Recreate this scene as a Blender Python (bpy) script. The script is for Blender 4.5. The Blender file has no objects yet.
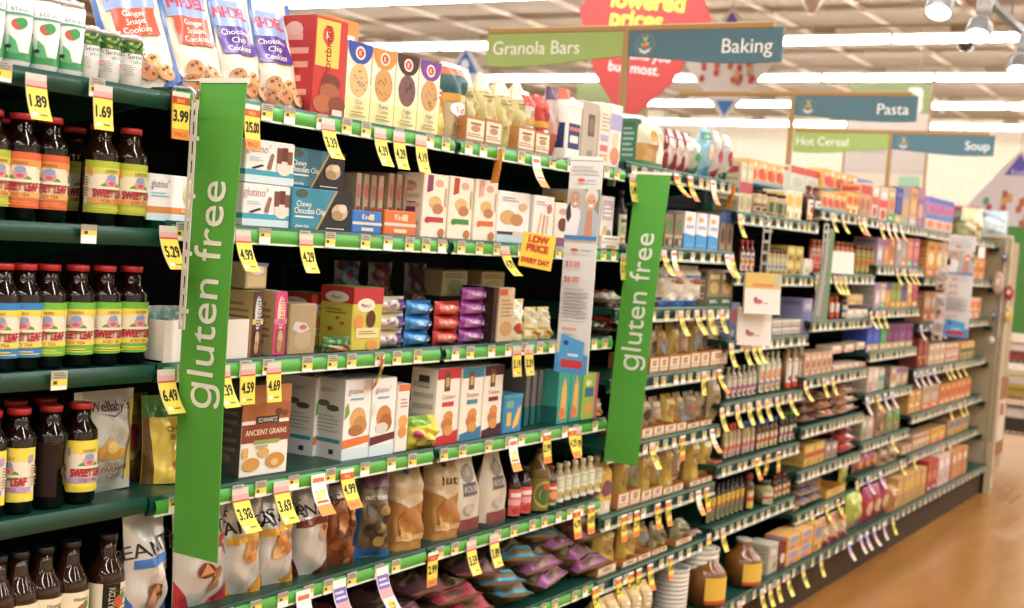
import bpy, math, random
from mathutils import Matrix, Vector
from mathutils.geometry import tessellate_polygon
random.seed(7)
C = bpy.context.scene
COL = C.collection
PI = math.pi

# ------------------------------------------------------------------ camera model (also used to read positions off the shelf plane)
YAW, PITCH, ROLL, FPX = math.radians(31.169), math.radians(2.944), math.radians(4.164), 1302.75
CAMZ = 1.47
ZO = 0.10
FW = Vector((math.cos(YAW)*math.cos(PITCH), math.sin(YAW)*math.cos(PITCH), -math.sin(PITCH)))
_r = FW.cross(Vector((0, 0, 1))).normalized(); _u = _r.cross(FW)
RT = math.cos(ROLL)*_r + math.sin(ROLL)*_u
UP = -math.sin(ROLL)*_r + math.cos(ROLL)*_u
EYE = Vector((0, 0, CAMZ))
YF = 1.766            # shelf fronts
YB = 1.69             # base deck front
YC = 2.33             # middle of the double gondola
def ray(x, y): return FW + RT*((x-512)/FPX) - UP*((y-304)/FPX)
def ax(x, z, y=YF+.02):              # where along the aisle picture column x meets the line (y, z)
    n = RT - FW*((x-512)/FPX); p0 = Vector((0, y, z-CAMZ))
    return -(n.dot(p0))/n.x
def az(x, yy, y=YF+.02):             # height where a sight line meets the plane of the shelf fronts
    d = ray(x, yy); return CAMZ + d.z*y/d.y
def onX(x, yy, X):
    d = ray(x, yy); t = X/d.x; return d.y*t, CAMZ + d.z*t

# ------------------------------------------------------------------ materials
MATS = {}
FIN = {'p': (.55, 0, .3), 'g': (.28, 0, .5), 'f': (.3, .25, .5), 'm': (.35, .8, .5), 's': (.4, 0, .5), 'k': (.8, 0, .2), 'b': (.06, 0, .6), 'w': (.15, 0, .5)}
def lin(h):
    h = h.lstrip('#'); o = []
    for i in (0, 2, 4):
        c = int(h[i:i+2], 16)/255
        o.append(c/12.92 if c <= .04045 else ((c+.055)/1.055)**2.4)
    return (*o, 1)
def M(col, fin='p'):
    k = (col, fin)
    if k in MATS: return MATS[k]
    m = bpy.data.materials.new('finish_%s_%s' % (fin, col.strip('#')))
    m.use_nodes = True; nt = m.node_tree; b = nt.nodes['Principled BSDF']
    ro, me, sp = FIN[fin]; c = lin(col); lum = .3*c[0]+.59*c[1]+.11*c[2]; c = tuple(x+(lum-x)*.1 for x in c[:3])+(1,)
    b.inputs['Roughness'].default_value = ro; b.inputs['Metallic'].default_value = me
    b.inputs['Specular IOR Level'].default_value = sp
    b.inputs['Base Color'].default_value = c
    if fin in 'sk':
        tc = nt.nodes.new('ShaderNodeTexCoord'); n = nt.nodes.new('ShaderNodeTexNoise'); n.inputs['Scale'].default_value = 14
        mr = nt.nodes.new('ShaderNodeMix'); mr.data_type = 'RGBA'; mr.blend_type = 'MIX'
        mr.inputs[6].default_value = c; mr.inputs[7].default_value = (c[0]*.8, c[1]*.8, c[2]*.8, 1)
        nt.links.new(tc.outputs['Object'], n.inputs['Vector']); nt.links.new(n.outputs['Fac'], mr.inputs[0])
        nt.links.new(mr.outputs[2], b.inputs['Base Color'])
    MATS[k] = m; return m
def emit(name, col, s):
    m = bpy.data.materials.new(name); m.use_nodes = True; nt = m.node_tree
    b = nt.nodes['Principled BSDF']; b.inputs['Base Color'].default_value = (.9, .9, .9, 1)
    b.inputs['Emission Color'].default_value = (*col, 1); b.inputs['Emission Strength'].default_value = s
    return m

# ------------------------------------------------------------------ mesh builder
_T = {}
def text_geo(s, bold=0.0):
    k = (s, bold)
    if k in _T: return _T[k]
    cu = bpy.data.curves.new('lettering', 'FONT'); cu.body = s; cu.offset = 0; cu.resolution_u = 3
    cu.align_x = 'CENTER'
    ob = bpy.data.objects.new('lettering', cu); COL.objects.link(ob)
    dg = bpy.context.evaluated_depsgraph_get(); me = ob.evaluated_get(dg).to_mesh()
    vs = [(v.co.x, v.co.y) for v in me.vertices]; fs = [tuple(p.vertices) for p in me.polygons]
    ob.evaluated_get(dg).to_mesh_clear(); bpy.data.objects.remove(ob); bpy.data.curves.remove(cu)
    _T[k] = (vs, fs); return _T[k]

class MB:
    def __init__(s): s.v = []; s.f = []; s.m = []; s.sm = []
    def face(s, idx, mat, smooth=False): s.f.append(tuple(idx)); s.m.append(mat); s.sm.append(smooth)
    def add(s, vs, fs, mat, smooth=False):
        o = len(s.v); s.v += [tuple(p) for p in vs]
        for f in fs: s.face([i+o for i in f], mat, smooth)
    def patch(s, fn, nu, nv, mat, smooth=False, u0=0, u1=1, v0=0, v1=1):
        vs = [fn(u0+(u1-u0)*i/nu, v0+(v1-v0)*j/nv) for j in range(nv+1) for i in range(nu+1)]
        fs = [(j*(nu+1)+i, j*(nu+1)+i+1, (j+1)*(nu+1)+i+1, (j+1)*(nu+1)+i) for j in range(nv) for i in range(nu)]
        s.add(vs, fs, mat, smooth)
    def box(s, x0, y0, z0, x1, y1, z1, mat, b=0.0):
        if b <= 0:
            vs = [(x, y, z) for z in (z0, z1) for y in (y0, y1) for x in (x0, x1)]
            s.add(vs, [(0, 2, 3, 1), (4, 5, 7, 6), (0, 1, 5, 4), (1, 3, 7, 5), (3, 2, 6, 7), (2, 0, 4, 6)], mat); return
        vs = []; id = {}
        X = (x0, x1); Y = (y0, y1); Z = (z0, z1); sg = (1, -1)
        for i in (0, 1):
            for j in (0, 1):
                for k in (0, 1):
                    bx, by, bz = b*sg[i], b*sg[j], b*sg[k]
                    id[i, j, k, 'x'] = len(vs); vs.append((X[i], Y[j]+by, Z[k]+bz))
                    id[i, j, k, 'y'] = len(vs); vs.append((X[i]+bx, Y[j], Z[k]+bz))
                    id[i, j, k, 'z'] = len(vs); vs.append((X[i]+bx, Y[j]+by, Z[k]))
        fs = []
        for a in (0, 1):
            fs.append([id[a, 0, 0, 'x'], id[a, 1, 0, 'x'], id[a, 1, 1, 'x'], id[a, 0, 1, 'x']][::1 if a else -1])
            fs.append([id[0, a, 0, 'y'], id[1, a, 0, 'y'], id[1, a, 1, 'y'], id[0, a, 1, 'y']][::-1 if a else 1])
            fs.append([id[0, 0, a, 'z'], id[1, 0, a, 'z'], id[1, 1, a, 'z'], id[0, 1, a, 'z']][::1 if a else -1])
        for i in (0, 1):
            for j in (0, 1):
                fs.append([id[i, j, 0, 'x'], id[i, j, 0, 'y'], id[i, j, 1, 'y'], id[i, j, 1, 'x']])
                fs.append([id[i, 0, j, 'x'], id[i, 0, j, 'z'], id[i, 1, j, 'z'], id[i, 1, j, 'x']])
                fs.append([id[0, i, j, 'y'], id[0, i, j, 'z'], id[1, i, j, 'z'], id[1, i, j, 'y']])
        for i in (0, 1):
            for j in (0, 1):
                for k in (0, 1): fs.append([id[i, j, k, 'x'], id[i, j, k, 'y'], id[i, j, k, 'z']])
        s.add(vs, fs, mat)
    def lathe(s, prof, n, mat, cx=0, cy=0, smooth=True, cap=True):
        vs = []; fs = []
        for r, z in prof:
            for i in range(n):
                a = 2*PI*i/n; vs.append((cx+r*math.cos(a), cy+r*math.sin(a), z))
        k = len(prof)
        for j in range(k-1):
            for i in range(n): fs.append((j*n+i, j*n+(i+1) % n, (j+1)*n+(i+1) % n, (j+1)*n+i))
        s.add(vs, fs, mat, smooth)
        if cap:
            o = len(s.v)-len(vs)
            s.face([o+i for i in range(n)][::-1], mat); s.face([o+(k-1)*n+i for i in range(n)], mat)
    def tube(s, pts, r, mat, n=6):
        pts = [Vector(p) for p in pts]; rings = []
        for i, p in enumerate(pts):
            d = (pts[min(i+1, len(pts)-1)]-pts[max(i-1, 0)]).normalized()
            a = d.cross(Vector((0, 0, 1)))
            if a.length < .1: a = d.cross(Vector((0, 1, 0)))
            a.normalize(); b = d.cross(a)
            rings.append([p+a*(r*math.cos(2*PI*k/n))+b*(r*math.sin(2*PI*k/n)) for k in range(n)])
        vs = [q for rg in rings for q in rg]; fs = []
        for j in range(len(pts)-1):
            for i in range(n): fs.append((j*n+i, j*n+(i+1) % n, (j+1)*n+(i+1) % n, (j+1)*n+i))
        fs.append(tuple(range(n))[::-1]); fs.append(tuple((len(pts)-1)*n+i for i in range(n)))
        s.add(vs, fs, mat, True)
    def prism(s, poly, y0, y1, mat):            # polygon in x,z given thickness in y
        n = len(poly)
        vs = [(x, y0, z) for x, z in poly]+[(x, y1, z) for x, z in poly]
        fs = [tuple(range(n)), tuple(range(2*n-1, n-1, -1))]+[(i, i+n, (i+1) % n+n, (i+1) % n) for i in range(n)]
        s.add(vs, fs, mat)
    def art(s, fn, ops, W, H, fin='p', dens=0, eps=.0005):
        """printed matter: shapes in a 0..1 square carried onto a surface by fn(u, v, off)"""
        e = eps
        for op in ops:
            k = op[0]; off = e; f3 = lambda u, v: fn(u, v, off)
            if k == 'r':
                _, u0, v0, u1, v1, c = op[:6]
                nu = max(1, int(round(abs(u1-u0)*dens))) if dens else 1; nv = max(1, int(round(abs(v1-v0)*dens))) if dens else 1
                s.patch(f3, nu, nv, M(c, fin), bool(dens), u0, u1, v0, v1)
            elif k == 'e':
                _, cu, cv, ru, rv, c = op[:6]
                n = 20 if dens != 1 else 12
                rings = (0, .5, 1) if dens else (0, 1)
                vs = [f3(cu, cv)]; fs = []
                for q in rings[1:]:
                    for i in range(n):
                        a = 2*PI*i/n; vs.append(f3(cu+ru*q*math.cos(a), cv+rv*q*math.sin(a)))
                for i in range(n): fs.append((0, 1+i, 1+(i+1) % n))
                for j in range(len(rings)-2):
                    for i in range(n): fs.append((1+j*n+i, 1+(j+1)*n+i, 1+(j+1)*n+(i+1) % n, 1+j*n+(i+1) % n))
                s.add(vs, fs, M(c, fin), bool(dens))
            elif k == 'p':
                if not dens:
                    vs = [f3(u, v) for u, v in op[1]]
                    s.add(vs, [tuple(range(len(vs)))], M(op[2], fin))
                else:
                    P = op[1]; tris = [[P[i] for i in t] for t in tessellate_polygon([[Vector((u, v, 0)) for u, v in P]])]
                    for _ in range(6):
                        nt_ = []
                        for a, b, c_ in tris:
                            L3 = [math.dist(a, b), math.dist(b, c_), math.dist(c_, a)]; m_ = max(L3)
                            if m_ < 1.6/dens: nt_.append([a, b, c_]); continue
                            while L3[0] != m_: a, b, c_ = b, c_, a; L3 = L3[1:]+L3[:1]
                            md = ((a[0]+b[0])/2, (a[1]+b[1])/2); nt_ += [[a, md, c_], [md, b, c_]]
                        tris = nt_
                    for t in tris: s.add([f3(u, v) for u, v in t], [(0, 1, 2)], M(op[2], fin), True)
            elif k == 't':
                _, txt, cu, cv, hh, c = op[:6]
                mw = op[6] if len(op) > 6 else .95; rot = op[7] if len(op) > 7 else 0; bold = op[8] if len(op) > 8 else .015
                vs, fs = text_geo(txt)
                if not vs: continue
                xs = [p[0] for p in vs]; x0, x1 = min(xs), max(xs)
                sc = hh*H/.73; wid = (x1-x0)*sc; lim = mw*(H if rot else W)
                sx = sc*min(1, lim/max(wid, 1e-6)); xm = (x0+x1)/2
                out = []
                for x, y in vs:
                    X, Z = (x-xm)*sx, (y-.36)*sc
                    if rot == 90: X, Z = -Z, X
                    elif rot: X, Z = X*math.cos(rot)-Z*math.sin(rot), X*math.sin(rot)+Z*math.cos(rot)
                    out.append((cu+X/W, cv+Z/H))
                sh = bold*sc*1.4
                for qi, (ox, oy) in enumerate(((-sh, -sh), (sh, -sh), (-sh, sh), (sh, sh)) if bold > .016 else ((-sh/2, 0), (sh/2, 0)) if bold > .006 else ((0, 0),)):
                    s.add([fn(a+ox/W, b+oy/H, off+qi*.00006) for a, b in out], fs, M(c, fin))
            elif k == 'l':                      # fine print: rows of thin bars
                _, u0, v0, u1, v1, n, c = op
                for i in range(n):
                    v = v1-(v1-v0)*(i+.5)/n; t = (v1-v0)/n*.22
                    s.patch(f3, max(1, int(dens/3)), 1, M(c, fin), False, u0, u0+(u1-u0)*(1 if i % 3 else .8), v-t, v+t)
            e += .00022
    def mesh(s, name):
        me = bpy.data.meshes.new(name); me.from_pydata(s.v, [], s.f)
        ml = []; ix = {}
        for m in s.m:
            if m.name not in ix: ix[m.name] = len(ml); ml.append(m)
        for m in ml: me.materials.append(m)
        me.polygons.foreach_set('material_index', [ix[m.name] for m in s.m])
        me.polygons.foreach_set('use_smooth', s.sm)
        me.update(); return me

# ------------------------------------------------------------------ scene objects
def link(name, data, parent=None):
    o = bpy.data.objects.new(name, data); COL.objects.link(o)
    if parent: o.parent = parent
    return o
LABELS = {}
def tag(o, label, cat, group=None):
    o['label'] = label; o['category'] = cat
    if group: o['group'] = group
    LABELS.setdefault(label, []).append(o.name); return o
def struct(name, mb, rot=None):
    o = link(name, mb.mesh(name)); o['kind'] = 'structure'; return o
class Kind:
    """one kind of thing: either a single mesh or an Empty with named part meshes (part, [sub-parts])"""
    def __init__(s, name, cat, parts=None, mesh=None): s.name, s.cat, s.parts, s.one = name, cat, parts, mesh
    def put(s, label, loc, rz=0, group=None, rx=0, ry=0, scale=None):
        if s.one: o = link(s.name, s.one)
        else:
            o = link(s.name, None); o.empty_display_size = .02
            for nm, me, subs in s.parts:
                p = link(nm, me, o)
                for sn, sm in subs: link(sn, sm, p)
        o.location = loc; o.rotation_euler = (rx, ry, rz)
        if scale: o.scale = scale
        return tag(o, label, s.cat, group)
ORD = ['leftmost', 'second', 'third', 'fourth', 'fifth', 'sixth', 'seventh', 'eighth', 'ninth', 'tenth', 'eleventh', 'twelfth']
NUM = ['', 'one', 'two', 'three', 'four', 'five', 'six', 'seven', 'eight', 'nine', 'ten', 'eleven', 'twelve']
def nth(i, n):
    if n == 1: return ''
    if n == 2: return ('left-hand ', 'right-hand ')[i]
    if i == n-1: return 'rightmost '
    return ORD[i]+' ' if i == 0 else ORD[i]+'-from-left '

# ------------------------------------------------------------------ the long gondola
BAY = 0.914; B1 = 1.686
LIPS = {0: [1.552, 1.306, 1.060, .818, .568, .31], 1: [1.560, 1.319, 1.058, .811, .565, .31], 2: [1.560, 1.319, 1.058, .811, .565, .31],
        3: [1.578, 1.33, 1.134, .919, .706, .495, .297], 4: [1.478, 1.256, 1.009, .777, .55, .32],
        5: [1.54, 1.27, 1.064, .822, .608, .417, .235], 6: [1.535, 1.32, 1.107, .895, .688, .45, .285],
        7: [1.53, 1.273, 1.02, .766, .515, .295], 8: [1.53, 1.273, 1.02, .766, .515, .295]}
LIP = .042
LIPS_H = {0: .030, 1: .034, 2: .034}
def liph(sec): return LIPS_H.get(sec, LIP)
SHN = ['top', 'second', 'third', 'fourth', 'fifth', 'sixth', 'seventh', 'bottom']
BAYN = {0: 'tea bay', 1: 'bay between banners', 2: 'bay between banners', 3: 'first bay past banners', 4: 'second bay past banners',
        5: 'third bay past banners', 6: 'fourth bay past banners', 7: 'fifth bay past banners', 8: 'last bay'}
def bay_x(k): return B1 + BAY*(k-1)
def top(sec, sh):                                  # walking surface of a shelf
    return LIPS[sec][sh]+liph(sec)+ZO if sh < len(LIPS[sec]) else .2
def room(sec, sh): return (LIPS[sec][sh-1]+ZO - top(sec, sh)-.012) if sh > 0 else .5
DKG, GRN = '#064434', '#46a832'
def price_label(style):
    mb = MB(); w, h = .032, .032
    mb.box(-w/2, -.0012, 0, w/2, 0, h, M('#e8e6da', 'g'))
    f = lambda u, v, o: ((u-.5)*w, -.0012-o, v*h)
    if style == 0: ops = [('r', 0, 0, 1, .22, '#f2f0ea'), ('r', 0, .22, 1, .55, '#f3d92e'), ('r', 0, .55, 1, 1, '#b9b4a2'), ('r', .1, .3, .35, .48, '#4a4418'), ('l', .1, .6, .9, .95, 3, '#6f6a5c')]
    else: ops = [('r', 0, 0, 1, .45, '#fbfaf4'), ('r', 0, .45, 1, .7, '#efd52f'), ('r', 0, .7, 1, 1, '#9d988a'), ('r', .15, .5, .4, .66, '#4a4418')]
    mb.art(f, ops, w, h, 'g'); return mb.mesh('price_label')
PL = [price_label(0), price_label(1)]
def shelf_mesh(L, yf, yb, green, thick=.02, lip=LIP, gap=0):
    mb = MB(); g = M(DKG, 's')
    mb.box(.003, yf+.006, -thick, L-.003, yb, 0, g)
    # curved ticket lip
    def f(u, v):
        y = yf - .006*math.sin(PI*v) + .004*(1-v); return (.003+u*(L-.006), y, -lip+v*(lip+.002))
    mb.patch(f, 1, 6, M(DKG, 'g'), True)
    mb.box(.003, yf+.004, -lip, L-.003, yf+.008, 0, g)
    for x in (.003, L-.013):                         # bracket under each end
        mb.add([(x, yf+.03, -thick), (x+.01, yf+.03, -thick), (x+.01, yb, -thick), (x, yb, -thick), (x, yb, -.11), (x+.01, yb, -.11)],
               [(0, 1, 2, 3), (0, 3, 4), (1, 5, 2), (0, 4, 5, 1)], g)
    return mb.mesh('shelf')
def channel_mesh(L, yf, green, LIP):
    mb = MB()
    if green:
        def f(u, v):
            return (.012+u*(L-.024), yf-.0075-.004*math.sin(PI*v), -LIP+.003+v*(LIP-.008))
        mb.patch(f, 1, 5, M(GRN, 'g'), True)
        mb.box(.012, yf-.009, -LIP-.001, L-.012, yf-.005, -LIP+.003, M('#d8ead2', 'g'))
    else:
        mb.box(.012, yf-.011, -LIP-.003, L-.012, yf-.004, -LIP+.007, M('#b4c2b8', 'g'))
        mb.box(.012, yf-.009, -.006, L-.012, yf-.004, -.001, M('#3c7a66', 'g'))
    return mb.mesh('ticket_channel')
def build_bay(k):
    x0 = bay_x(k); L = BAY
    o = link('shelving_bay', None); o.location = (x0, 0, 0)
    where = {0: 'dark green shelving bay holding bottled tea at the left', 1: 'green edged shelving bay behind the first gluten free banner',
             2: 'green edged shelving bay left of the second gluten free banner', 3: 'shelving bay of flour trays just right of the second banner',
             4: 'shelving bay of syrup and oil bottles, second past the banners', 5: 'shelving bay of fruit jars and sweets, third past the banners',
             6: 'shelving bay of purple and blue boxes, fourth past the banners', 7: 'shelving bay of orange boxes, fifth past the banners',
             8: 'farthest shelving bay, next to the tan end panel'}[k]
    tag(o, where, 'shelving', 'shelving bays of the long gondola')
    mb = MB(); bk = M('#16191a', 'k')
    mb.box(0, YC-.03, .1, L, YC-.01, 1.80, bk)
    for i in range(1, 30):                        # perforated back
        mb.box(.01, YC-.0315, .1+i*.056, L-.01, YC-.03, .1+i*.056+.012, M('#101213', 'k'))
    link('back_panel', mb.mesh('back_panel'), o)
    mb = MB(); mb.box(0, YC-.05, 0, .014, YC-.031, 1.82, M('#1c2a26', 's')); link('upright', mb.mesh('upright'), o)
    mb = MB(); g = M(DKG, 's')
    mb.box(.002, YB+.006, .165, L-.002, YC-.03, .2, g); mb.box(.002, YB+.03, 0, L-.002, YB+.05, .165, M('#46351f', 'k'))
    mb.patch(lambda u, v: (.002+u*(L-.004), YB-.006*math.sin(PI*v), 0.155+v*.047), 1, 5, M(DKG, 'g'), True)
    mb.box(.002, YB+.002, .155, L-.002, YB+.008, .2, g)
    bd = link('base_deck', mb.mesh('base_deck'), o)
    if k >= 3:
        for i in range(8):
            lb = link('price_label', PL[i % 2], bd); lb.location = (.06+i*.112, YB-.008, .163)
    for i, z in enumerate(LIPS[k]):
        s = link('shelf', shelf_mesh(L, YF, YC-.03, k in (1, 2), .018, liph(k)), o); s.location = (0, 0, z+liph(k)+ZO)
        if k: link('ticket_channel', channel_mesh(L, YF, k in (1, 2), liph(k)), s)
        rnd = random.Random(k*20+i)
        if k == 0: xs = {0: [.55, .735], 1: [.735], 2: [.69], 3: [], 4: [], 5: []}.get(i, [])
        else: xs = []; x = .03+rnd.random()*.03
        if k:
            while x < L-.03:
                xs.append(x); x += (.066, .082, .1, .12)[rnd.randrange(4)] if k < 3 else (.058, .07, .085, .1)[rnd.randrange(4)]
        for x in xs:
            lb = link('price_label', PL[1 if rnd.random() < .5 else 0], s); lb.location = (x, YF-.012, -liph(k)+.001)
for k in range(9): build_bay(k)

# ------------------------------------------------------------------ product builders
def carton(name, w, h, d, base, front=(), side=(), topc=None, fin='p', cat='box', topops=()):
    mb = MB(); mb.box(-w/2, 0, 0, w/2, d, h, M(base, fin), min(.0025, w*.06))
    mb.art(lambda u, v, o: ((u-.5)*w, -o, v*h), front, w, h, fin)
    mb.art(lambda u, v, o: (-w/2-o, d*(1-u), v*h), side, d, h, fin)
    if topc: topops = [('r', .02, .02, .98, .98, topc)]+list(topops)
    mb.art(lambda u, v, o: ((u-.5)*w, v*d, h+o), topops, w, d, fin)
    mb.box(-.004, d*.5-.001, h, .004, d*.5+.001, h+.0008, M('#d8d0c0'))
    return Kind(name, cat, mesh=mb.mesh(name))
def bagfn(w, h, d, style, seed=0, crush=.004):
    r = random.Random(seed); ph = [r.random()*6.3 for _ in range(6)]
    def half(u, v):
        e = max(0.0, 1-abs(2*u-1)**2.6)
        if style == 'stand':  g = (1-v**1.6)*(.55+.45*min(1, (v+.25)*3)) if v < .93 else (1-.93**1.6)*.9*(1-v)/.07
        elif style == 'pillow': g = max(0, math.sin(PI*min(1, max(0, (v-.04)/.92))))**.6
        elif style == 'lump': g = .12+.88*max(0, math.sin(PI*min(1, max(0, (v-.02)/.96))))**.33
        elif style == 'gusset': g = 1 if v < .8 else max(.02, (1-(v-.8)/.2))
        elif style == 'point': g = 1 if v < .55 else max(.03, 1-(v-.55)/.45)
        if style in ('gusset', 'point'): e = max(0.0, 1-abs(2*u-1)**8)
        return max(.0006, d/2*g*e)
    def wd(v):
        if style == 'pillow': return 1-.05*math.sin(PI*v)
        if style == 'stand': return 1-.07*v*(1-v)*4
        if style == 'point': return 1 if v < .5 else 1-.45*(v-.5)/.5
        return 1-.02*math.sin(PI*v)
    def wr(u, v): return crush*(math.sin(9*u+ph[0]+5*v)*math.sin(7*v+ph[1])+.6*math.sin(17*u+ph[2]-8*v)+.5*math.sin(21*v+ph[3]+9*u))*min(1, 6*u, 6*(1-u))*min(1, 5*v+.1, 6*(1-v))
    def front(u, v, o=0): return ((u-.5)*w*wd(v), d/2-half(u, v)-o*1.6+wr(u, v), v*h)
    def back(u, v, o=0): return ((u-.5)*w*wd(v), d/2+half(u, v)+o-wr(u, v), v*h)
    return front, back
def bag(name, w, h, d, base, ops=(), style='stand', fin='f', seed=0, crush=.004, sidec=None, nu=14, nv=18, dens=14, cat='bag', seal=None, backc=None):
    fr, bk = bagfn(w, h, d, style, seed, crush); mb = MB()
    mb.patch(fr, nu, nv, M(base, fin), True)
    o = len(mb.v); mb.patch(lambda u, v: bk(1-u, v), nu, nv, M(backc or base, fin), True)
    sc = M(sidec or base, fin)
    mb.patch(lambda u, v: tuple(a+(b-a)*u for a, b in zip(bk(0, v), fr(0, v))), 1, nv, sc, True)
    mb.patch(lambda u, v: tuple(a+(b-a)*u for a, b in zip(fr(1, v), bk(1, v))), 1, nv, sc, True)
    mb.patch(lambda u, v: tuple(a+(b-a)*v for a, b in zip(bk(u, 0), fr(u, 0))), nu, 1, sc)
    mb.patch(lambda u, v: tuple(a+(b-a)*v for a, b in zip(fr(u, 1), bk(u, 1))), nu, 1, M(seal or base, fin))
    if seal: ops = list(ops)+[('r', .01, .94, .99, .995, seal)]
    mb.art(fr, ops, w, h, fin, dens, .0012)
    return Kind(name, cat, mesh=mb.mesh(name))
def bottle(name, r, h, glass, capc, labc, ops=(), lv=(.15, .6), neck=.38, neckz=.83, caph=.055, n=20, fin='b', rot=0, cat='bottle', shoulder=.66, span=1.15, liqc=None, capr=1.12):
    nr = r*neck
    prof = [(r*.86, 0), (r*.97, .008*1), (r, .03*h), (r, shoulder*h)]
    for i in range(1, 6):
        t = i/6; prof.append((nr+(r-nr)*(math.cos(t*PI)*.5+.5), (shoulder+(neckz-shoulder)*t)*h))
    prof += [(nr, neckz*h), (nr, (1-caph)*h)]
    mb = MB(); mb.lathe(prof, n, M(glass, fin)); body = mb.mesh('glass_body')
    mb = MB(); cr = nr*capr
    mb.lathe([(cr, (1-caph)*h), (cr, h*.992), (cr*.93, h)], n, M(capc, 'g')); cap = mb.mesh('cap')
    lh = (lv[1]-lv[0])*h; W = 2*span*r
    def f(u, v, o=0):
        a = -PI/2+rot+(u-.5)*2*span; R = r+.0006+o; return (R*math.cos(a), R*math.sin(a), lv[0]*h+v*lh)
    mb = MB(); mb.patch(f, 18, 1, M(labc, 'p'), True); mb.art(f, ops, W, lh, 'p', 16, .0004)
    return Kind(name, cat, [('glass_body', body, []), ('cap', cap, []), ('paper_label', mb.mesh('paper_label'), [])])
def jar(name, r, h, glass, lidc, labc, ops=(), n=16, lv=(.14, .68), cat='jar', fin='g', lidh=.14):
    mb = MB(); mb.lathe([(r*.9, 0), (r, .03*h), (r, .76*h), (r*.86, .84*h), (r*.82, (1-lidh)*h)], n, M(glass, fin)); body = mb.mesh('glass_body')
    mb = MB(); mb.lathe([(r*.88, (1-lidh)*h), (r*.88, .985*h), (r*.82, h)], n, M(lidc, 'g')); lid = mb.mesh('lid')
    lh = (lv[1]-lv[0])*h
    def f(u, v, o=0):
        a = -PI/2-.3+(u-.5)*2.6; R = r+.0006+o; return (R*math.cos(a), R*math.sin(a), lv[0]*h+v*lh)
    mb = MB(); mb.patch(f, 12, 1, M(labc, 'p'), True); mb.art(f, ops, 2.6*r, lh, 'p', 8, .0004)
    return Kind(name, cat, [('glass_body', body, []), ('lid', lid, []), ('paper_label', mb.mesh('paper_label'), [])])
def can(name, r, h, base, ops=(), n=24, cat='can', rot=-.3, span=1.5, fin='g', rim='#c9ccc9'):
    mb = MB(); mb.lathe([(r*.82, 0), (r*.9, .004), (r, .012), (r, h-.012)], n, M(base, fin)); 
    mb.lathe([(r, h-.012), (r*.9, h-.004), (r*.9, h), (r*.82, h), (r*.8, h-.004)], n, M(rim, 'm'))
    W = 2*span*r
    def f(u, v, o=0):
        a = -PI/2+rot+(u-.5)*2*span; R = r+.0004+o; return (R*math.cos(a), R*math.sin(a), .012+v*(h-.024))
    mb.art(f, ops, W, h, fin, 18, .0003)
    return Kind(name, cat, mesh=mb.mesh(name))
def tray(name, w, h, d, c='#b5783a', card='#e6d9bc', n=2, cat='tray'):
    """open cardboard display tray with printed cards on its front"""
    mb = MB(); m = M(c, 'p'); t = .004
    mb.box(-w/2, 0, 0, w/2, t, h, m); mb.box(-w/2, d-t, 0, w/2, d, h, m)
    for s in (-1, 1):
        x = s*(w/2-t/2); mb.add([(x-t/2, t, 0), (x+t/2, t, 0), (x+t/2, d-t, 0), (x-t/2, d-t, 0), (x-t/2, t, h), (x+t/2, t, h), (x+t/2, d-t, h), (x-t/2, d-t, h)],
                [(0, 3, 2, 1), (4, 5, 6, 7), (0, 1, 5, 4), (1, 2, 6, 5), (2, 3, 7, 6), (3, 0, 4, 7)], m)
    mb.box(-w/2, t, 0, w/2, d-t, t, m)
    ops = []
    for i in range(n):
        a, b = i/n+.04, (i+1)/n-.04
        ops += [('r', a, .12, b, .9, card), ('e', (a+b)/2, .55, (b-a)*.28, .13, '#b98a63'), ('l', a+.03, .2, b-.03, .38, 2, '#a8835c'), ('r', a+(b-a)*.2, .7, b-(b-a)*.2, .78, '#9a5a34')]
    mb.art(lambda u, v, o: ((u-.5)*w, -o, v*h), ops, w, h)
    mb.art(lambda u, v, o: (-w/2-o, d*(1-u), v*h), [('l', .1, .2, .9, .8, 4, '#ad6a28')] if n else [], d, h)
    return Kind(name, cat, mesh=mb.mesh(name))

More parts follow.
